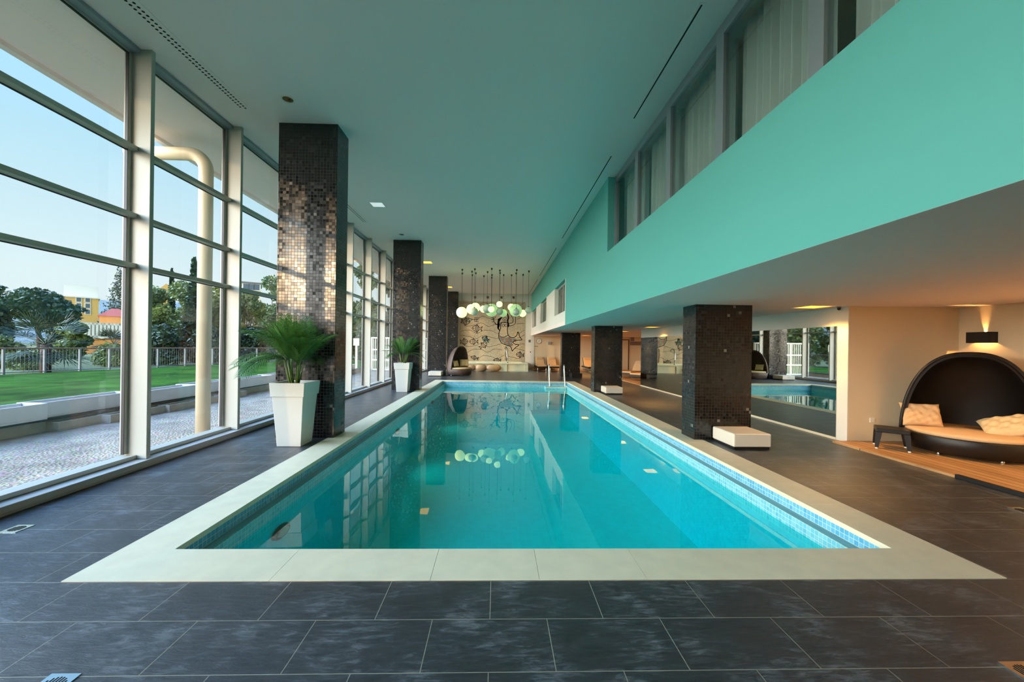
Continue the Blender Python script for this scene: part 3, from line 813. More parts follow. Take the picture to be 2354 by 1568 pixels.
for y0, ph in ((230, .5), (480, 1.2), (600, 2.4), (720, .2), (820, .9), (970, 2.2), (1060, 3.3), (1180, .5)):
    wv = M()
    pts = [(x, y0 + 28*math.sin(x/58+ph) + 8*math.sin(x/31)) for x in range(150, 1300, 14)]
    seg = []
    for p in pts:
        hide = (840 < p[0] < 1150 and 180 < y0 < 900) or (900 < p[0] < 1120 and 900 < y0 < 1080)
        if hide:
            if len(seg) > 1: ribbon(wv, seg, .018)
            seg = []
        else: seg.append(p)
    if len(seg) > 1: ribbon(wv, seg, .018)
    wv.build('wave_line', 'ink', mu)
me_ = M()
body = [(905, 560), (875, 580), (868, 660), (838, 760), (840, 840), (880, 920), (950, 960), (1030, 985), (1062, 1020), (1078, 1072), (1100, 1050), (1140, 1010), (1195, 965), (1130, 950), (1095, 915), (1150, 880), (1250, 872), (1215, 820), (1182, 730), (1160, 790), (1110, 830), (1050, 825), (1005, 785), (990, 690), (1000, 600), (985, 565), (905, 560)]
ribbon(me_, smooth(body, 5), .045)
ribbon(me_, smooth([(845, 800), (880, 820), (940, 820), (1000, 790)], 6), .035)
for cx, cy, rr in ((918, 612, 22), (968, 612, 22), (945, 510, 38), (945, 515, 12)):
    ribbon(me_, [(cx+rr*math.cos(a*PI/8), cy+rr*1.1*math.sin(a*PI/8)) for a in range(17)], .022)
for pts in ([(880, 560), (800, 590), (755, 560), (745, 500), (780, 460)], [(860, 590), (830, 600), (790, 595), (770, 560)], [(1005, 620), (1080, 615), (1130, 580), (1140, 480), (1138, 430)], [(1010, 572), (1070, 568), (1095, 530), (1090, 490), (1060, 440)], [(720, 440), (740, 480), (750, 540)], [(700, 470), (745, 490)], [(700, 510), (745, 515)], [(710, 550), (750, 540)]):
    ribbon(me_, smooth(pts), .03)
me_.build('mermaid', 'ink', mu)
hr = M()
for i in range(9):
    o_ = i*9
    ribbon(hr, smooth([(895-o_*.2, 470), (870-o_*.6, 500), (840-o_*.4+8*math.sin(i), 560), (850-o_*.5, 610), (832-o_*.25, 660), (850-o_*.1, 700)]), .03)
hr.build('hair', 'ink', mu); hr = M()
for i in range(4): ribbon(hr, smooth([(985+i*4, 400), (1000+i*6, 470), (990+i*5, 540), (1010+i*3, 600), (1000+i*4, 640)]), .03)
hr.build('hair', 'ink', mu)
sa, sb = M(), M()
k = 0
for iy in range(9):
    for ix in range(14):
        a = 862+ix*24+(iy % 2)*6; b_ = 835+iy*20
        if b_ > 835+(a-850)*.75+40 or b_ < 830+max(0, (1000-a))*.0+(max(0, a-1010)*.12): continue
        if a > 1150 or (a > 1080 and b_ > 895): continue
        if b_ > 975: continue
        k += 1
        ribbon(sa if k % 3 == 0 else sb if k % 3 == 1 else me_2 if False else sa if k % 5 == 0 else sb, [(a, b_), (a+11, b_+8)], .06)
sa.build('tail_scales', 'aqua', mu); sb.build('tail_scales', 'rust', mu)
def fish(cx, cy, L_, H_, ang, m='ink', stripes=3):
    q = M(); c, s = math.cos(ang), math.sin(ang)
    T = lambda x, y: (cx+x*c-y*s, cy+x*s+y*c)
    ribbon(q, smooth([T(-L_*.5, 0), T(-L_*.2, -H_*.45), T(L_*.15, -H_*.4), T(L_*.34, -H_*.08), T(L_*.55, -H_*.38), T(L_*.5, 0), T(L_*.55, H_*.38), T(L_*.34, H_*.08), T(L_*.15, H_*.4), T(-L_*.2, H_*.45)], 4, True), .03, True)
    for i in range(stripes):
        x = -L_*.15+L_*.14*i; ribbon(q, [T(x, -H_*.36), T(x+3, 0), T(x, H_*.36)], .028)
    ribbon(q, [T(-L_*.36, -3), T(-L_*.32, 3)], .05)
    ribbon(q, smooth([T(-L_*.1, -H_*.43), T(0, -H_*.72), T(L_*.1, -H_*.42)]), .028); ribbon(q, smooth([T(-L_*.05, H_*.43), T(.05*L_, H_*.7), T(L_*.12, H_*.4)]), .028)
    q.build('fish', m, mu)
fish(440, 668, 170, 110, .08); fish(595, 860, 140, 95, .5, 'aqua'); fish(592, 850, 120, 70, .55); fish(560, 968, 150, 90, 2.5); fish(215, 905, 130, 95, 3.1); fish(380, 905, 150, 85, 0)
fish(1215, 1140, 130, 80, .1); fish(395, 1195, 130, 60, .2); fish(240, 540, 150, 110, 3.3, 'ink', 5); fish(300, 515, 100, 60, 3.0, 'aqua', 2); fish(805, 1240, 130, 60, 0)
tr = M(); ribbon(tr, [(350, 508), (460, 508)], .03)
for y in (475, 508, 542): ribbon(tr, [(400, y), (465, y)], .025)
for x in (400, 430): ribbon(tr, [(x, 475), (x, 542)], .025)
tr.build('trident', 'ink', mu)
sw = M(); ribbon(sw, [(975, 1000), (965, 1100), (975, 1250)], .05)
for y in range(1020, 1240, 26): ribbon(sw, [(945, y), (1005, y+8)], .022)
sw.build('fish_bone', 'ink', mu)
# four small spotlights high on the end wall
for i, a in enumerate((410, 637, 885, 1102)):
    p = P(1040+a/7.84, 670+108/7.84, 'Y', YB-.04)
    t = thing('wall_spotlight', (p.x, YB-.02, p.z), label='brown spotlight on the end wall above the mural, %s of four' % ('leftmost', 'second from left', 'third from left', 'rightmost')[i], cat='lamp', group='spotlights above the mural')
    M().box(-.07, .07, -.05, 0, -.07, .07).build('housing', 'bark', t, bevel=.01)
    M().lathe([(.03, -.1), (.045, -.02)], 14, (0, -.05)).build('reflector', 'copper', t)

# ------------------------------------------------------------------ things on the end wall under the gallery
p = P(1239, 784, 'Y', YB-.03)
t = thing('wall_clock', (p.x, YB, p.z), label='round white wall clock with a pale grey rim on the end wall', cat='clock')
def disc(r, y0, y1, m, nm, par, seg=32): return M().rings([[(r*math.cos(2*PI*j/seg), y, r*math.sin(2*PI*j/seg)) for j in range(seg)] for y in (y0, y1)]).build(nm, m, par)
disc(.19, -.045, 0, 'screen', 'rim', t); disc(.165, -.05, -.044, 'whitep', 'dial', t)
h_ = M().box(-.006, .006, -.055, -.051, 0, .11).build('minute_hand', 'black', t); h_.rotation_euler = (0, math.radians(20), 0)
h_ = M().box(-.008, .008, -.055, -.051, 0, .08).build('hour_hand', 'black', t); h_.rotation_euler = (0, math.radians(200), 0)
mk = M()
for i in range(12):
    a = i*PI/6; mk.box(.14*math.sin(a)-.006, .14*math.sin(a)+.006, -.053, -.05, .14*math.cos(a)-.012, .14*math.cos(a)+.012)
mk.build('hour_marks', 'black', t)
t = thing('wall_speaker', (P(1263, 789, 'Y', YB).x, YB, 1.76), label='small grey loudspeaker box on the end wall right of the clock', cat='speaker')
M().box(-.1, .1, -.14, -.02, -.1, .1).build('cabinet', 'lilac', t, bevel=.01); M().box(-.03, .03, -.02, 0, -.03, .03).build('bracket', 'screen', t)
o = M().box(-.12, .12, -.01, 0, -.02, .02).build('wall_sign', 'screen', loc=(P(1233, 796, 'Y', YB).x, YB, 1.54)); tag(o, 'thin grey name strip on the end wall under the clock', 'sign')
o = M().box(-.07, .07, -.02, 0, -.09, .09).build('wall_panel', 'screen', loc=(2.14, YB-.03, 1.88), bevel=.005); tag(o, 'small grey switch panel on the white strip right of the mural', 'switch')
o = M().box(-.03, .03, -.015, 0, -.03, .03).build('wall_button', 'black_metal', loc=(2.2, YB-.03, 1.15)); tag(o, 'tiny dark button on the white strip under the grey switch panel', 'button')
for i, (u, v, w_, h_, lb) in enumerate(((1455, 789.5, .2, .13, 'left mauve picture of the pair on the far cream wall'), (1467, 789.5, .22, .13, 'right mauve picture of the pair on the far cream wall, next to the mirror'), (1454, 780, .12, .13, 'small faint picture above the pair on the far cream wall'))):
    p = P(u, v, 'Y', YB); t = thing('picture', (p.x, YB, p.z), label=lb, cat='picture', group='pictures on the far wall')
    M().box(-w_, w_, -.02, 0, -h_, h_).build('frame', 'screen', t); M().box(-w_+.02, w_-.02, -.023, -.02, -h_+.02, h_-.02).build('print', 'picture', t)
dr = thing('door_1', (8.3, YB, .03), kind='structure')
M().box(-.5, .5, -.03, 0, 0, 2.0).build('leaf', 'tan', dr, bevel=.004); M().box(-.56, -.5, -.04, 0, 0, 2.06).box(.5, .56, -.04, 0, 0, 2.06).box(-.5, .5, -.04, 0, 2.0, 2.06).build('frame', 'bark', dr)

# ------------------------------------------------------------------ loungers
def lounger(loc, rz, label):
    t = thing('lounger', loc, rz, label=label, cat='lounger', group='beige loungers on the far deck')
    # feet towards -Y, backrest towards +Y
    M().box(-.31, .31, -.95, .95, .17, .26).build('frame', 'black_metal', t, bevel=.01)
    M().box(-.29, .29, -.94, .25, .26, .34).build('seat_cushion', 'fabric2', t, bevel=.025, seg=3)
    a = math.radians(52); bk = M(); L_ = .62
    bk.box(-.29, .29, 0, L_, 0, .08); o = bk.build('back_cushion', 'fabric2', t, bevel=.025, seg=3); o.location = (0, .27, .28); o.rotation_euler = (a, 0, 0)
    o = M().box(-.31, .31, 0, L_+.04, -.035, 0).build('backrest', 'black_metal', t); o.location = (0, .27, .28); o.rotation_euler = (a, 0, 0)
    o = M().box(-.2, .2, L_-.2, L_-.02, .08, .12).build('head_pillow', 'fabric2', t, bevel=.02); o.location = (0, .27, .28); o.rotation_euler = (a, 0, 0)
    for sx in (-.26, .26):
        for sy in (-.8, .8):
            M().tube([(sx, sy, 0), (sx, sy, .18)], .022, 8).build('leg', 'steel', t)
lounger((2.78, 24.75, .03), 0, 'leftmost beige lounger on the far deck, under the wall clock')
lounger((3.55, 24.75, .03), 0, 'second beige lounger on the far deck, left of the black column')
lounger((5.95, 24.75, .03), 0, 'beige lounger on the far deck between two black columns')
lounger((6.6, 24.75, .03), 0, 'beige lounger half hidden behind the middle right column')
lounger((6.95, 17.9, .03), math.radians(-48), 'beige lounger nearest the mirror end, seen side on')
lounger((6.95, 19.3, .03), math.radians(-48), 'beige lounger seen side on, beyond the one nearest the mirror end')
t = thing('side_stool', (3.2, 25.3, .03), label='dark drawer-like low table between the two left loungers', cat='table')
M().box(-.1, .1, -.2, .2, .2, .24).build('tabletop', 'black_metal', t)
for sx in (-.08, .08):
    for sy in (-.16, .16): M().box(sx-.012, sx+.012, sy-.012, sy+.012, 0, .2).build('leg', 'black_metal', t)

# ------------------------------------------------------------------ ceiling fittings
def square_light(x, y, z, lit, label, s=.19):
    t = thing('ceiling_light', (x, y, z), label=label, cat='ceiling light', group='square ceiling lights')
    M().box(-s-.02, s+.02, -s-.02, -s, -.008, 0).box(-s-.02, s+.02, s, s+.02, -.008, 0).box(-s-.02, -s, -s, s, -.008, 0).box(s, s+.02, -s, s, -.008, 0).build('frame', 'whitep', t)
    M().box(-s, s, -s, s, -.005, 0).build('diffuser', 'orange' if lit else 'lamp_faint', t)
square_light(-3.05, 9.76, ZC, 0, 'faintly glowing square recessed light in the high ceiling between the two nearest left columns', .15)
square_light(-3.02, 16.4, ZC, 1, 'glowing orange square light in the high ceiling beyond the second left column')
square_light(-2.96, 23.2, ZC, 1, 'glowing orange light in the high ceiling beyond the third left column')
square_light(5.3, 6.36, ZL, 1, 'glowing orange square light in the low ceiling at the near mirror end')
square_light(6.9, 3.0, ZL, 1, 'added unseen orange square light over the near part of the plank deck')  # out of view, added to light the niche walls warmly
square_light(5.33, 13.2, ZL, 1, 'glowing orange square light in the low ceiling above the mirror middle')
square_light(5.6, 17.0, ZL, 1, 'small glowing orange light in the low ceiling beyond the mirror', .15)
square_light(5.34, 23.2, ZL, 1, 'glowing orange light in the low ceiling between the two far right columns')
for x, y, lb in ((-3.06, 5.64, 'round copper recessed spotlight in the high ceiling before the nearest left column'), (-3.09, 12.35, 'tiny round spotlight in the high ceiling before the second left column')):
    t = thing('recessed_spotlight', (x, y, ZC), label=lb, cat='ceiling light')
    M().lathe([(.095, 0), (.095, -.008), (.075, -.008), (.07, 0)], 28).build('trim_ring', 'whitep', t)
    M().lathe([(.07, -.004), (.045, -.001), (.02, -.0005)], 24).build('reflector', 'copper', t, smooth=True)
    M().sphere((.02, 0, -.004), .011, 12, 8).build('lamp', 'black_metal', t)
# perforated air strips
def perf(y0, y1, lb):
    t = thing('perforated_vent', (-3.845, y0, ZC), label=lb, cat='vent')
    M().box(-.095, .095, 0, y1-y0, -.004, 0).build('plate', 'ceiling', t)
    h = M(); n = int((y1-y0)/.052)
    for i in range(n):
        for x, o_ in ((-.03, 0), (.03, .026)):
            cx, cy = x, .03+i*.052+o_
            h.rings([[(cx+.015*math.cos(j*PI/5), cy+.015*math.sin(j*PI/5), z) for j in range(10)] for z in (-.0055, -.0035)])
    h.build('holes', 'black', t)['kind'] = 'stuff'
perf(2.6, 5.9, 'perforated air strip in the high ceiling along the nearest windows')
perf(8.4, 11.2, 'faint perforated air strip in the high ceiling beyond the nearest left column')
for a, b, lb in ((-1, 3.8, None), (3.86, 5.86, 'nearest thin black slot vent in the high ceiling by the gallery windows'), (6.99, 12.4, 'second thin black slot vent in the high ceiling, beside the turquoise wall'), (13.6, 19.0, 'third thin black slot vent in the high ceiling, above the small gallery windows'), (20.0, 25.4, 'farthest thin black slot vent in the high ceiling near the end wall')):
    if lb is None: a, lb = a, 'slot vent running out of the photo top beside the gallery windows'
    t = thing('slot_vent', (2.035, a, ZC), label=lb, cat='vent', group='slot vents along the gallery wall')
    M().box(-.035, .035, 0, b-a, -.004, 0).build('frame', 'ceiling', t)
    M().box(-.009, .009, .02, b-a-.02, -.006, -.003).build('slot', 'black', t)

# ------------------------------------------------------------------ globe pendants
GL = [  # photo x,y of globe in detail frame, radius, depth, state, words
 (168, 378, .247, 17.7, 2), (345, 320, .235, 18.1, 2), (415, 290, .225, 18.46, 2), (395, 365, .175, 17.5, 0), (560, 318, .175, 19.2, 2), (625, 312, .21, 18.12, 0),
 (705, 338, .315, 18.86, 1), (700, 322, .14, 17.35, 3), (848, 232, .14, 17.7, 2), (850, 365, .165, 18.3, 0), (915, 390, .19, 18.8, 1), (1060, 285, .17, 18.8, 2),
 (1140, 340, .30, 18.31, 1), (1150, 372, .155, 17.52, 0), (1265, 395, .175, 18.64, 2), (1370, 340, .155, 17.76, 0), (170, 375, .12, 18.6, 0), (352, 330, .12, 18.95, 0), (702, 335, .14, 19.6, 0)]
GN = ['leftmost large lit globe of the pendant cluster', 'lit globe second from the left, partly behind a grey one', 'large lit globe top left of the cluster', 'grey unlit globe low in front of two lit left globes', 'lit globe just left of the central overlapping globes',
 'pale unlit globe left of the cluster centre', 'largest faint green globe at the cluster centre', 'small brightest globe in front of the large central one', 'small lit globe highest in the cluster', 'grey unlit globe just right of centre', 'faintly lit low globe right of centre',
 'lit globe behind the left edge of the large right globe', 'large pale green globe on the right of the cluster', 'small grey globe in front of the large right globe', 'lit globe low at the right beside the large pale one', 'rightmost grey unlit globe of the cluster', 'small globe hidden behind the leftmost lit one', 'small globe hidden behind the second from left', 'small globe hidden behind the central ones']
for i, (a, b, r, y, s_) in enumerate(GL):
    p = P(1040+a/7.84, 670+b/7.84, 'Y', y)
    t = thing('globe_pendant', (p.x, y, ZC), label=GN[i] + ', hanging from the ceiling', cat='pendant lamp', group='globe pendants over the far pool end')
    M().tube([(0, 0, 0), (0, 0, p.z-ZC+r)], .006, 6).build('cord', 'cord', t)
    M().lathe([(.035, 0), (.04, -.05), (.015, -.09)], 14).build('canopy', 'cord', t)
    M().sphere((0, 0, p.z-ZC), r, 32, 18).build('globe', ('globe_off', 'globe_mid', 'globe_on', 'globe_on')[s_], t, smooth=True)
    M().lathe([(.03, p.z-ZC+r-.01), (.03, p.z-ZC+r+.03)], 12).build('cap', 'cord', t)

# ------------------------------------------------------------------ floor drains
def drain(x, y, s, label, rz=0):
    t = thing('floor_drain', (x, y, 0), rz, label=label, cat='drain', group='steel floor drains')
    M().box(-s, s, -s, s, 0, .004).build('plate', 'steel', t)
    q = M()
    for i in range(7):
        yy = -s*.62+s*1.24*i/6; l = s*.72*math.sqrt(max(.1, 1-(i-3)**2/14))
        q.box(yy-.003, yy+.003, -l, l, .0035, .0052)
    q.build('slots', 'black', t)
drain(-1.915, 1.725, .065, 'square slotted steel drain at the lower left photo edge')
drain(2.515, 1.735, .07, 'square slotted steel drain at the lower right photo corner')
drain(-3.79, 3.17, .065, 'square steel drain in the blue grey floor near the left windows')
drain(5.03, 3.54, .07, 'square drain in the dark floor right of the pool, near the deck')

# ------------------------------------------------------------------ outdoors
struct('eave_soffit', M().box(-5.88, -4.46, Y0-6, YB+2, 4.99, 5.1).box(-5.9, -5.8, Y0-6, YB+2, 4.93, 5.16), 'ceiling')
struct('outer_roof', M().box(-5.9, 10.6, Y0-.2, YB+.2, 5.22, 5.3), 'greyroof')
o = M().box(-7.9, -4.47, -12, 60, -.2, -.06).box(-4.9, -4.45, -12, YB, -.06, .0).build('gravel_strip', 'gravel'); tag(o, 'strip of pale gravel outside along the windows', 'gravel', kind='stuff')
o = M().poly([(-400, -200, -.35), (-4, -200, -.35), (-4, 400, -.35), (-400, 400, -.35)]).build('far_ground', 'field'); o['kind'] = 'structure'
o = M().box(-7.95, -7.7, -12, 24, -.06, .13).build('concrete_kerb', 'concrete'); tag(o, 'low grey concrete kerb under the white troughs', 'kerb')
# white troughs on the kerb
def trough(x, y, z, l, w, h, m, label, grp, rz=0):
    t = thing('planting_trough', (x, y, z), rz, label=label, cat='trough', group=grp)
    e = .03
    M().box(-w/2, w/2, 0, l, 0, .03).box(-w/2, -w/2+e, 0, l, .03, h).box(w/2-e, w/2, 0, l, .03, h).box(-w/2+e, w/2-e, 0, e, .03, h).box(-w/2+e, w/2-e, l-e, l, .03, h).build('box', m, t, bevel=.006)
    M().box(-w/2+e, w/2-e, e, l-e, .03, h*.6).build('soil', 'soil', t)
y = 3.2; i = 0
ord_ = ['first', 'second', 'third', 'fourth', 'fifth', 'sixth', 'seventh', 'eighth', 'ninth', 'tenth', 'eleventh', 'twelfth']
while y < 20 and i < 12:
    l = (2.0, 1.55, 1.7, 1.5, 1.6, 1.7, 1.5, 1.6, 1.5, 1.6, 1.5, 1.6)[i]
    trough(-7.82 + (.12, .04, -.08, .1, -.06, .06, -.05, .05, 0, .05, 0, .05)[i], y, .17, l-.02, .42, .27, 'trough', 'long white planting trough outside on the kerb, %s from the left photo edge' % ord_[i], 'white troughs on the kerb')
    y += l; i += 1
o = M().box(-8.1, -7.62, 2, 24, .13, .17).build('trough_gap_strip', 'black_metal'); tag(o, 'dark strip drawn for the dark gap between kerb and white troughs', 'bearer')  # solid dark strip in place of the dark gap under the troughs
for i, (u0, v0) in enumerate(((83, 992), (208, 973), (350, 948), (410, 935), (480, 921))):
    p = P(u0, v0, 'Z', -.06)
    trough(p.x+.24, p.y, -.06, 1.3 if i < 2 else 1.0, .26, .16, 'concrete', 'small concrete trough on the gravel before the kerb, %s from the left' % ord_[i], 'concrete troughs on the gravel')
# downpipe
pb = P(466, 997, 'Z', -.06)
zt = P(400, 345, 'Y', pb.y).z
pts = [(0, 0, 0), (0, 0, zt-.3)]
for i in range(9):
    a = PI/2*i/8; pts.append((-.28*(1-math.cos(a)), 0, zt-.28+.28*math.sin(a)))
pts += [(-1.3, 0, zt)]
t = thing('downpipe', (pb.x, pb.y, -.06), label='thick cream pipe with a bent top standing outside the second window', cat='pipe')
M().tube(pts, .105, 24).build('pipe', 'pipe', t, smooth=True)
# fence across the lawn
t = thing('garden_fence', (0, 0, 0), label='grey metal fence with a brown top rail beyond the lawn', cat='fence')
def fp(u): v = 801 - 1*(u/600); return P(u, v, 'Z', 1.12)
us = [-200, -90, 8, 103, 184, 252, 312, 363, 426, 489, 545, 591, 640, 700]
ptf = [fp(u) for u in us]
o = M().poly([(-60, -25, -.03), (-7.95, -25, -.03), (-7.95, 34, -.03)] + [(p.x, p.y, -.03) for p in reversed(ptf)] + [(-60, ptf[0].y, -.03)]).build('lawn', 'grass'); tag(o, 'green lawn beyond the white troughs', 'grass', kind='stuff')
M().tube([(p.x, p.y, 1.12) for p in ptf], .035, 8).build('top_rail', 'rail', t)
M().tube([(p.x, p.y, .05) for p in ptf], .02, 6).build('bottom_rail', 'fence', t)
for p in ptf: M().box(p.x-.04, p.x+.04, p.y-.04, p.y+.04, -.03, 1.12).build('fence_post', 'fence', t)
for p, q in zip(ptf[:-1], ptf[1:]):
    l = (q-p).length; n = int(l/.13); b = M()
    for i in range(1, n):
        c_ = p.lerp(q, i/n); b.box(c_.x-.003, c_.x+.003, c_.y-.003, c_.y+.003, .05, 1.12)
    b.build('bars', 'fence', t)

# trees
def foliage(mb, c, R, n, s, rnd, flat=0):
    c = Vector(c)
    for _ in range(n):
        while True:
            d = Vector((rnd.gauss(0, 1), rnd.gauss(0, 1), rnd.gauss(0, 1)))
            if d.length > .1: break
        d.normalize(); k = rnd.uniform(.55, 1.05)
        p = c + Vector((d.x*R[0], d.y*R[1], d.z*R[2]))*k
        a = Vector((rnd.gauss(0, 1), rnd.gauss(0, 1), rnd.gauss(0, 1))).normalized()
        b = a.orthogonal().normalized(); ss = s*rnd.uniform(.6, 1.4)
        a = a*ss; b = b*ss*.6
        n0 = len(mb.v); mb.v += [tuple(p-a), tuple(p+b), tuple(p+a), tuple(p-b)]; mb.f.append((n0, n0+1, n0+2, n0+3)); mb.m.append(0)
def tree(name, label, base, blobs, leaf, ntot, s, trunk_r, seed, grp='trees beyond the fence', cat='tree'):
    rnd = random.Random(seed); t = thing(name, base, label=label, cat=cat, group=grp)
    fo = M(); vol = sum(b[3]*b[5] for b in blobs)
    for (x, y, z, rx, ry, rz) in blobs: foliage(fo, (x, y, z), (rx, ry, rz), int(ntot*rx*rz/vol), s, rnd)
    fo.build('foliage', leaf, t)
    if trunk_r:
        tk = M(); top = max(b[2] for b in blobs)*.8
        tk.tube([(0, 0, -.2), (.1*top*.1, 0, top*.4), (0, 0, top)], [trunk_r, trunk_r*.8, trunk_r*.3], 8)
        for b in blobs[:6]: tk.tube([(0, 0, top*.45), (b[0]*.5, b[1]*.5, (top*.5+b[2])/2), (b[0]*.85, b[1]*.85, b[2])], [trunk_r*.5, trunk_r*.35, trunk_r*.15], 6)
        tk.build('trunk', 'bark', t, smooth=True)
    return t
def bush(u0, u1, vt, Y, label, leaf, seed, n=7500, s=.15, name='broadleaf_tree'):
    a, b = P(u0, 800, 'Y', Y), P(u1, 800, 'Y', Y); top = P((u0+u1)/2, vt, 'Y', Y).z
    cx = (a.x+b.x)/2; hw = (b.x-a.x)/2; rnd = random.Random(seed); bl = []
    for i in range(9):
        w_ = hw*rnd.uniform(.38, .55); zz = rnd.uniform(.12, .82)*top; lim = hw-w_*.9
        bl.append((rnd.uniform(-lim, lim), rnd.uniform(-.6, .6), min(zz, top-w_*.8), w_, w_*.8, w_*.85))
    bl.append((0, 0, top-hw*.42, hw*.5, hw*.5, hw*.42)); bl.append((0, 0, top*.25, hw*.95, hw*.7, top*.27))
    return tree(name, label, (cx, Y, -.3), bl, leaf, n, s, .12, seed)
bush(300, 405, 650, 34, 'dark green broadleaf tree behind the fence just right of the first post', 'leaf_mid', 21)
bush(362, 482, 640, 37, 'olive green broadleaf tree behind the fence, left of the cream pipe', 'leaf_mid', 22)
bush(445, 560, 648, 40, 'yellowish tree behind the fence, just right of the cream pipe', 'leaf_yel', 23)
bush(520, 612, 660, 42, 'low yellow green tree seen in the third window', 'leaf_yel', 24)
bush(580, 668, 628, 46, 'taller pale green tree seen in the third window beside the column', 'leaf_mid', 25)
bush(330, 420, 735, 31, 'dark low bush along the fence in the second window', 'leaf_dark', 26, 2600, .14, 'bush')
bush(425, 520, 740, 33, 'dark low bush along the fence behind the cream pipe', 'leaf_dark', 27, 2600, .14, 'bush')
bush(535, 640, 745, 36, 'dark low bush along the fence in the third window', 'leaf_dark', 28, 2600, .14, 'bush')
bush(215, 300, 779, 29, 'green bush behind the fence before the red roofed house', 'leaf_mid', 29, 2400, .13, 'bush')
bush(130, 192, 726, 40, 'round green tree between the pine and the red roofed house', 'leaf_mid', 30, 2600, .2)
bush(95, 180, 715, 44, 'dark green tree below the cream building', 'leaf_dark', 31, 2600, .2)
bush(-40, 40, 760, 26, 'green bush behind the fence at the left photo edge', 'leaf_mid', 32, 2400, .12, 'bush')
bush(-60, 24, 640, 29, 'dark tree cut by the left photo edge', 'leaf_dark', 33, 3600, .13)
bush(20, 110, 790, 25, 'low shrub behind the fence under the umbrella pine', 'leaf_mid', 34, 2000, .1, 'bush')
# conifers
def conifer(u, vt, Y, hw, label, seed, leaf='leaf_dark'):
    p = P(u, vt, 'Y', Y); n = 9; bl = [(0, 0, p.z*(.3+.7*i/n), hw*(1-.85*i/n), hw*(1-.85*i/n), p.z*.09) for i in range(n)]
    tree('conifer', label, (p.x, Y, -.3), bl, leaf, 3400, .16, .14, seed)
conifer(283, 607, 78, 3.6, 'tall dark conifer behind the red roofed house', 41)
conifer(447, 585, 36, .7, 'slender conifer rising left of the cream pipe', 42)
conifer(395, 612, 44, .45, 'thin bare topped conifer above the yellow gable', 43)
# umbrella pine
p = P(75, 700, 'Y', 33); q = P(75, 672, 'Y', 33)
bl = [(dx, dy, p.z+dz, 1.5, 1.4, .62) for dx, dy, dz in ((-1.6, 0, .2), (-.5, .4, .75), (.9, -.3, .65), (1.9, .2, .0), (0, -.5, .1), (1.1, .5, .1), (-1.2, .4, -.25), (2.3, -.4, -.55), (.2, 0, 1.0))]
t = thing('umbrella_pine', (p.x, 33, -.3), label='umbrella pine with a wide flat crown and bare forked trunk', cat='tree', group='trees beyond the fence')
fo = M(); rnd = random.Random(51)
for b in bl: foliage(fo, b[:3], b[3:], 620, .15, rnd)
fo.build('foliage', 'leaf_dark', t)
tk = M(); tk.tube([(.9, 0, -.2), (.55, 0, 1.6), (.5, 0, 2.8), (-.3, 0, 3.9), (-1, 0, 4.8)], [.2, .16, .13, .09, .04], 8); tk.tube([(.5, 0, 2.7), (1.0, 0, 3.7), (1.6, 0, 4.6)], [.13, .09, .05], 8); tk.tube([(.5, 0, 2.5), (.3, 0, 3.8), (.3, 0, 5)], [.1, .07, .04], 8)
tk.build('trunk', 'bark', t, smooth=True)
# fan palm
def fanpalm(u, v, Y, R, label, seed):
    rnd = random.Random(seed); c = P(u, v, 'Y', Y); t = thing('fan_palm', (c.x, Y, -.3), label=label, cat='tree', group='trees beyond the fence')
    zc = c.z+.3
    M().tube([(0, 0, -.1), (0, 0, zc)], [.24, .2], 10).build('trunk', 'bark', t, smooth=True)
    q = M()
    for i in range(34):
        a = rnd.random()*2*PI; e = rnd.uniform(-.75, 1.2)
        d = Vector((math.cos(a)*math.cos(e), math.sin(a)*math.cos(e), math.sin(e))); h = Vector((0, 0, zc)) + d*R*.5
        q.tube([(0, 0, zc), tuple(h)], .015, 4)
        s1 = d.orthogonal().normalized(); s2 = d.cross(s1)
        ax = (Vector((0, 0, 1)).cross(d)); ax = ax.normalized() if ax.length > .05 else s1
        for k in range(17):
            an = -1.35+2.7*k/16; dd = (d*math.cos(an) + ax*math.sin(an)); tip = h + dd*R*.55 + Vector((0, 0, -.12*R*rnd.random()))
            wv_ = dd.cross(d.cross(ax)).normalized()*.03; m_ = h.lerp(tip, .5)
            n0 = len(q.v); q.v += [tuple(h), tuple(m_+wv_), tuple(tip), tuple(m_-wv_)]; q.f.append((n0, n0+1, n0+2, n0+3)); q.m.append(0)
    q.build('fronds', 'leaf_palm', t)
fanpalm(105, 792, 23, 2.3, 'large dark fan palm behind the fence under the pine', 61)
fanpalm(262, 792, 30, 1.5, 'smaller fan palm below the red roofed house', 62)

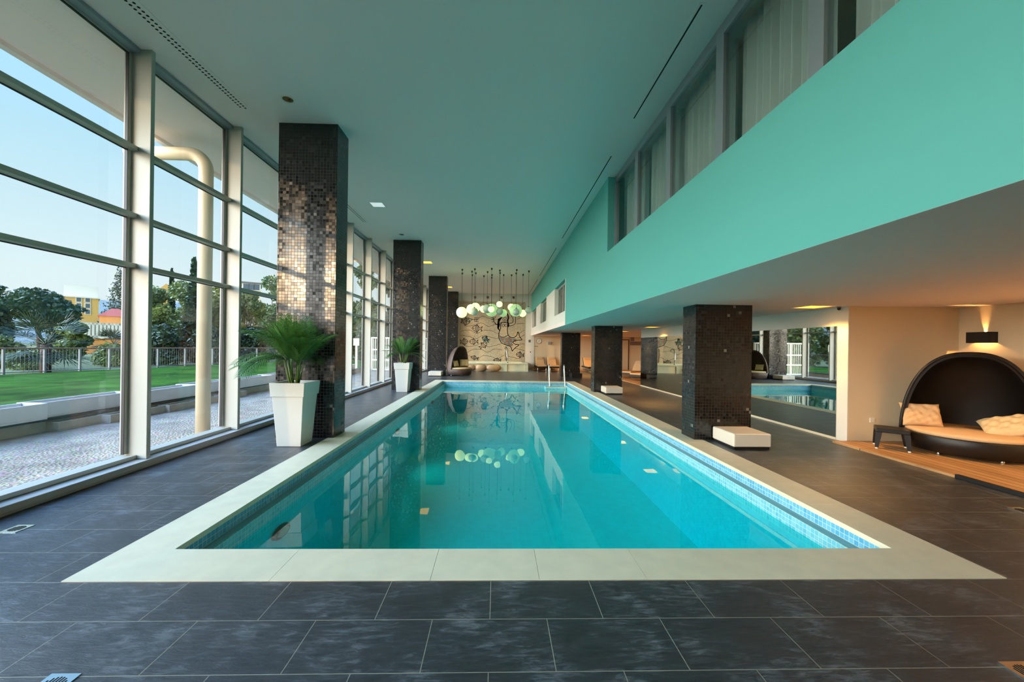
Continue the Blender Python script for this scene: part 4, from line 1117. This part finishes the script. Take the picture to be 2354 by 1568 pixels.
# houses
def house(name, label, u0, u1, vt, vb, Y, depth, wall, roof, rooff, wins, grp='houses beyond the trees'):
    a, b = P(u0, vb, 'Y', Y), P(u1, vb, 'Y', Y); zt = P(u0, vt, 'Y', Y).z; zb = min(a.z, -.3)
    xm = (a.x+b.x)/2; ca = Y/math.hypot(xm, Y)
    t = thing(name, (xm, Y, 0), math.atan2(-xm, Y), label=label, cat='house', group=grp); hw = (b.x-a.x)/2*ca
    M().box(-hw, hw, 0, depth, -.35, zt).build('walls', wall, t)
    if rooff == 'hip':
        e = hw*.12; r = M(); h = hw*.85
        r.rings([[(-hw-e, -e, zt), (hw+e, -e, zt), (hw+e, depth+e, zt), (-hw-e, depth+e, zt)], [(-hw*.25, depth*.45, zt+h), (hw*.25, depth*.45, zt+h), (hw*.25, depth*.55, zt+h), (-hw*.25, depth*.55, zt+h)]]); r.build('roof', roof, t)
    elif rooff == 'gable':
        M().rings([[(-hw, -.2, zt), (hw, -.2, zt), (0, -.2, zt+hw*1.1)], [(-hw, depth, zt), (hw, depth, zt), (0, depth, zt+hw*1.1)]]).build('roof', roof, t)
    else:
        M().box(-hw-.3, hw+.3, -.3, depth+.3, zt, zt+.35).build('roof', roof, t)
    for (wu, wvv, ww, wh) in wins:
        p = P(wu, wvv, 'Y', Y); x = (p.x-xm)*ca
        f_ = M().box(x-ww, x+ww, -.1, 0, p.z-wh, p.z+wh).build('window', 'whitep', t)
        M().box(x-ww*.7, x+ww*.7, -.14, -.1, p.z-wh*.8, p.z+wh*.8).build('pane', 'pane', f_)
    return t, xm, hw, zt
t, x, hw, zt = house('apartment_building', 'yellow apartment building with small white framed windows on the far hill', 118, 228, 683, 735, 110, 16, 'ochre', 'whitep', 'flat', [(u, v, .6, .75) for u in (181, 202) for v in (688, 702, 716)])
M().box(-hw*.5, hw, 3, 13, zt+.3, zt+3.6).build('penthouse', 'whitep', t)
house('apartment_building', 'cream building with a grey roof before the yellow one', 118, 160, 692, 745, 95, 12, 'creamw', 'greyroof', 'flat', [])
t, x, hw, zt = house('villa', 'orange villa with a red hipped roof and a white balcony', 228, 300, 727, 800, 60, 9, 'orangew', 'redroof', 'hip', [])
ca = 60/math.hypot(x, 60); a = P(184, 775, 'Y', 60); b = P(300, 775, 'Y', 60); z1 = P(184, 744, 'Y', 60).z; z0 = P(184, 775, 'Y', 60).z
xa, xb = (a.x-x)*ca, (b.x-x)*ca
M().box(xa, xb, -3.2, 0, -.3, z0).build('ground_floor', 'orangew', t)
bl_ = M().box(xa, xb, -3.4, -3.2, z1-.3, z1).box(xa, xb, -3.4, -3.2, z0-.2, z0+.2)
for i in range(15):
    xx = xa+(xb-xa)*i/14; bl_.box(xx-.14, xx+.14, -3.4, -3.2, z0, z1)
bl_.build('balcony', 'whitep', t)
M().box(xa, xb, -3.1, 0, z0, z1).build('balcony_wall', 'creamw', t)
house('cottage', 'yellow gabled house front above the trees in the second window', 366, 398, 665, 690, 70, 6, 'ochre', 'ochre', 'gable', [])
house('apartment_building', 'pinkish building above the trees in the third window', 556, 600, 652, 680, 90, 8, 'creamw', 'greyroof', 'flat', [(u, 660, .8, .8) for u in (566, 578, 590)])
# hills
hm = M(); r0, r1 = [], []
for i in range(41):
    u = -400+i*28; v = 672+6*math.sin(i*.7)+4*math.sin(i*1.9)+max(0, (u-100))*.06
    p = P(u, v, 'Y', 260); r0.append((p.x, 260, -1)); r1.append((p.x, 300, p.z))
hm.rings([r0, r1], close=False)
o = hm.build('hill_ridge', 'hill'); o['kind'] = 'structure'

# white screen and posts outside by the far windows
p = P(853, 775, 'Y', 23)
t = thing('lattice_screen', (p.x, 23, -.05), label='white slatted garden screen outside the far windows', cat='screen')
H = p.z+.05; 
fr = M()
for z in (0.05, .62, 1.22, H-.08): fr.box(0, 3.4, -.04, .04, z, z+.08)
for x_ in (0, 1.1, 2.2, 3.3): fr.box(x_, x_+.09, -.05, .05, 0, H)
fr.build('frame', 'whitep', t)
sl = M()
for i in range(26): sl.box(.12+i*.125, .16+i*.125, -.015, .015, .1, H-.1)
sl.build('slats', 'whitep', t)
p = P(820, 778, 'Y', 22)
t = thing('sign_post', (p.x, 22, -.05), label='cream post with a small board outside the far windows', cat='post')
M().box(-.05, .05, -.05, .05, 0, p.z).build('pole', 'whitep', t); M().box(-.16, .16, -.06, -.04, p.z-.35, p.z+.05).build('board', 'whitep', t)
bush(700, 800, 560, 44, 'tall dark tree outside, seen through the far windows', 'leaf_dark', 71, 5000, .22)
bush(790, 880, 600, 46, 'tall green tree outside behind the white screen', 'leaf_mid', 72, 5000, .22)
bush(860, 960, 600, 50, 'tall dark green tree outside by the far end', 'leaf_dark', 73, 5000, .22)
bush(640, 740, 640, 40, 'green tree outside hidden partly by the nearest left column', 'leaf_mid', 74, 4000, .2)
bush(940, 1010, 640, 60, 'green tree outside beyond the end of the hall', 'leaf_mid', 75, 4000, .25)

# ------------------------------------------------------------------ light
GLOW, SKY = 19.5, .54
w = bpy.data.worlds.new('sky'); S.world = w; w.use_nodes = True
N, Lk = w.node_tree.nodes, w.node_tree.links
bg = N['Background']
tc = N.new('ShaderNodeTexCoord'); sx = N.new('ShaderNodeSeparateXYZ'); Lk.new(tc.outputs['Generated'], sx.inputs[0])
cr = N.new('ShaderNodeValToRGB'); e = cr.color_ramp.elements
e[0].position = 0; e[0].color = srgb(228, 236, 236)
e[1].position = 1; e[1].color = (.2, .5, 1.5, 1)
k = e.new(.12); k.color = srgb(222, 238, 242)
k = e.new(.34); k.color = srgb(186, 226, 244)
k = e.new(.5); k.color = (.4, .78, 1.3, 1)
Lk.new(sx.outputs[2], cr.inputs[0])
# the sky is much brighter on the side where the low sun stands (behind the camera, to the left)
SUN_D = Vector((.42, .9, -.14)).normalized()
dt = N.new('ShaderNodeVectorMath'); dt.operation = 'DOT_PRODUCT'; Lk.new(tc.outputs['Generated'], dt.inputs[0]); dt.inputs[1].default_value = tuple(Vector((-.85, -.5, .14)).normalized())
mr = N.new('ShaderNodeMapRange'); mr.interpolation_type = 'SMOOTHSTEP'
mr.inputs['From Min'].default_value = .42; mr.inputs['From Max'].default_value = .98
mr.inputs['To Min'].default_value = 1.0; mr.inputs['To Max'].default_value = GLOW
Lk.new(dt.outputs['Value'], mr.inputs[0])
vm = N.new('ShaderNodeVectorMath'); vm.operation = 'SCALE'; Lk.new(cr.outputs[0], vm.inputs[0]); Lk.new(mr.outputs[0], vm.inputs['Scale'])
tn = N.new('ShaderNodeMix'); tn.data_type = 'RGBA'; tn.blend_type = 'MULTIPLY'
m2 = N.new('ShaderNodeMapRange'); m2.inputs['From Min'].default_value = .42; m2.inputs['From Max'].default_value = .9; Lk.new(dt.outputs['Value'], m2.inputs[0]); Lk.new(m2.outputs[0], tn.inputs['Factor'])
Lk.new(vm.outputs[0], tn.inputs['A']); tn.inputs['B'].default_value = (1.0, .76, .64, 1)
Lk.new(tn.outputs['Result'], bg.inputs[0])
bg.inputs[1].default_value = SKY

sun = bpy.data.lights.new('sun', 'SUN'); sun.energy = .45; sun.color = (1, .62, .3); sun.angle = math.radians(.6)
so = bpy.data.objects.new('sun', sun); COL.objects.link(so)
d = Vector((.42, .9, -.14)).normalized(); so.rotation_euler = d.to_track_quat('-Z', 'Y').to_euler()

def spot(loc, d, en, col, ang, blend=.5, r=.05):
    l = bpy.data.lights.new('lamp_light', 'SPOT'); l.energy = en; l.color = col; l.spot_size = math.radians(ang); l.spot_blend = blend; l.shadow_soft_size = r
    o = bpy.data.objects.new('lamp_light', l); COL.objects.link(o); o.location = loc; o.rotation_euler = Vector(d).to_track_quat('-Z', 'Y').to_euler(); return o
WARM = (1, .5, .13)
for x, y, en in ((5.3, 6.36, 75), (5.33, 13.2, 80), (5.6, 17.0, 60), (5.34, 23.2, 110)):
    spot((x, y, ZL-.03), (0, 0, -1), en, WARM, 132, .4, .08)
spot((6.9, 3.0, ZL-.04), (.1, .2, -1), 100, (1, .58, .22), 128, .6, .12)  # light of the added niche lamp
for x, y, en in ((-3.02, 16.4, 60), (-2.96, 23.2, 60)): spot((x, y, ZC-.03), (0, 0, -1), en, WARM, 130, .5, .1)
for y in (4.05, 8.7, 13.3):
    spot((-2.08, y, -.44), (1, .0, -.1), 12, (.75, 1, .95), 160, .8, .02)  # light added at the pool lamps to brighten the water
# the sconce's own bulb
l = bpy.data.lights.new('sconce_light', 'POINT'); l.energy = 45; l.color = (1, .5, .15); l.shadow_soft_size = .015
o = bpy.data.objects.new('sconce_light', l); COL.objects.link(o); o.location = (7.62-.06, 5.82, 1.745)

# ------------------------------------------------------------------ camera
cam = bpy.data.cameras.new('camera'); co = bpy.data.objects.new('camera', cam); COL.objects.link(co)
cam.sensor_fit = 'HORIZONTAL'; cam.sensor_width = 36; cam.lens = F/2354*36
cam.shift_x = (1177-CX)/2354; cam.shift_y = (CY-784)/2354
cam.clip_start = .05; cam.clip_end = 1500
R0 = Vector((math.cos(YAW), -math.sin(YAW), 0)); U0 = Vector((0, 0, 1)); FW = Vector((math.sin(YAW), math.cos(YAW), 0))
r_ = R0*math.cos(ROLL) + U0*math.sin(ROLL); u_ = U0*math.cos(ROLL) - R0*math.sin(ROLL)
m4 = Matrix(((r_.x, u_.x, -FW.x, 0), (r_.y, u_.y, -FW.y, 0), (r_.z, u_.z, -FW.z, 1.5), (0, 0, 0, 1)))
co.matrix_world = m4
S.camera = co

S.view_settings.view_transform = 'Standard'; S.view_settings.look = 'None'; S.view_settings.gamma = 1
S.view_settings.exposure = 1.08; S.view_settings.use_curve_mapping = False
S.cycles.max_bounces = 12; S.cycles.diffuse_bounces = 6; S.cycles.glossy_bounces = 6; S.cycles.transparent_max_bounces = 24
S.cycles.use_denoising = True
S.cycles.sample_clamp_indirect = 6
S.cycles.caustics_reflective = False; S.cycles.caustics_refractive = False
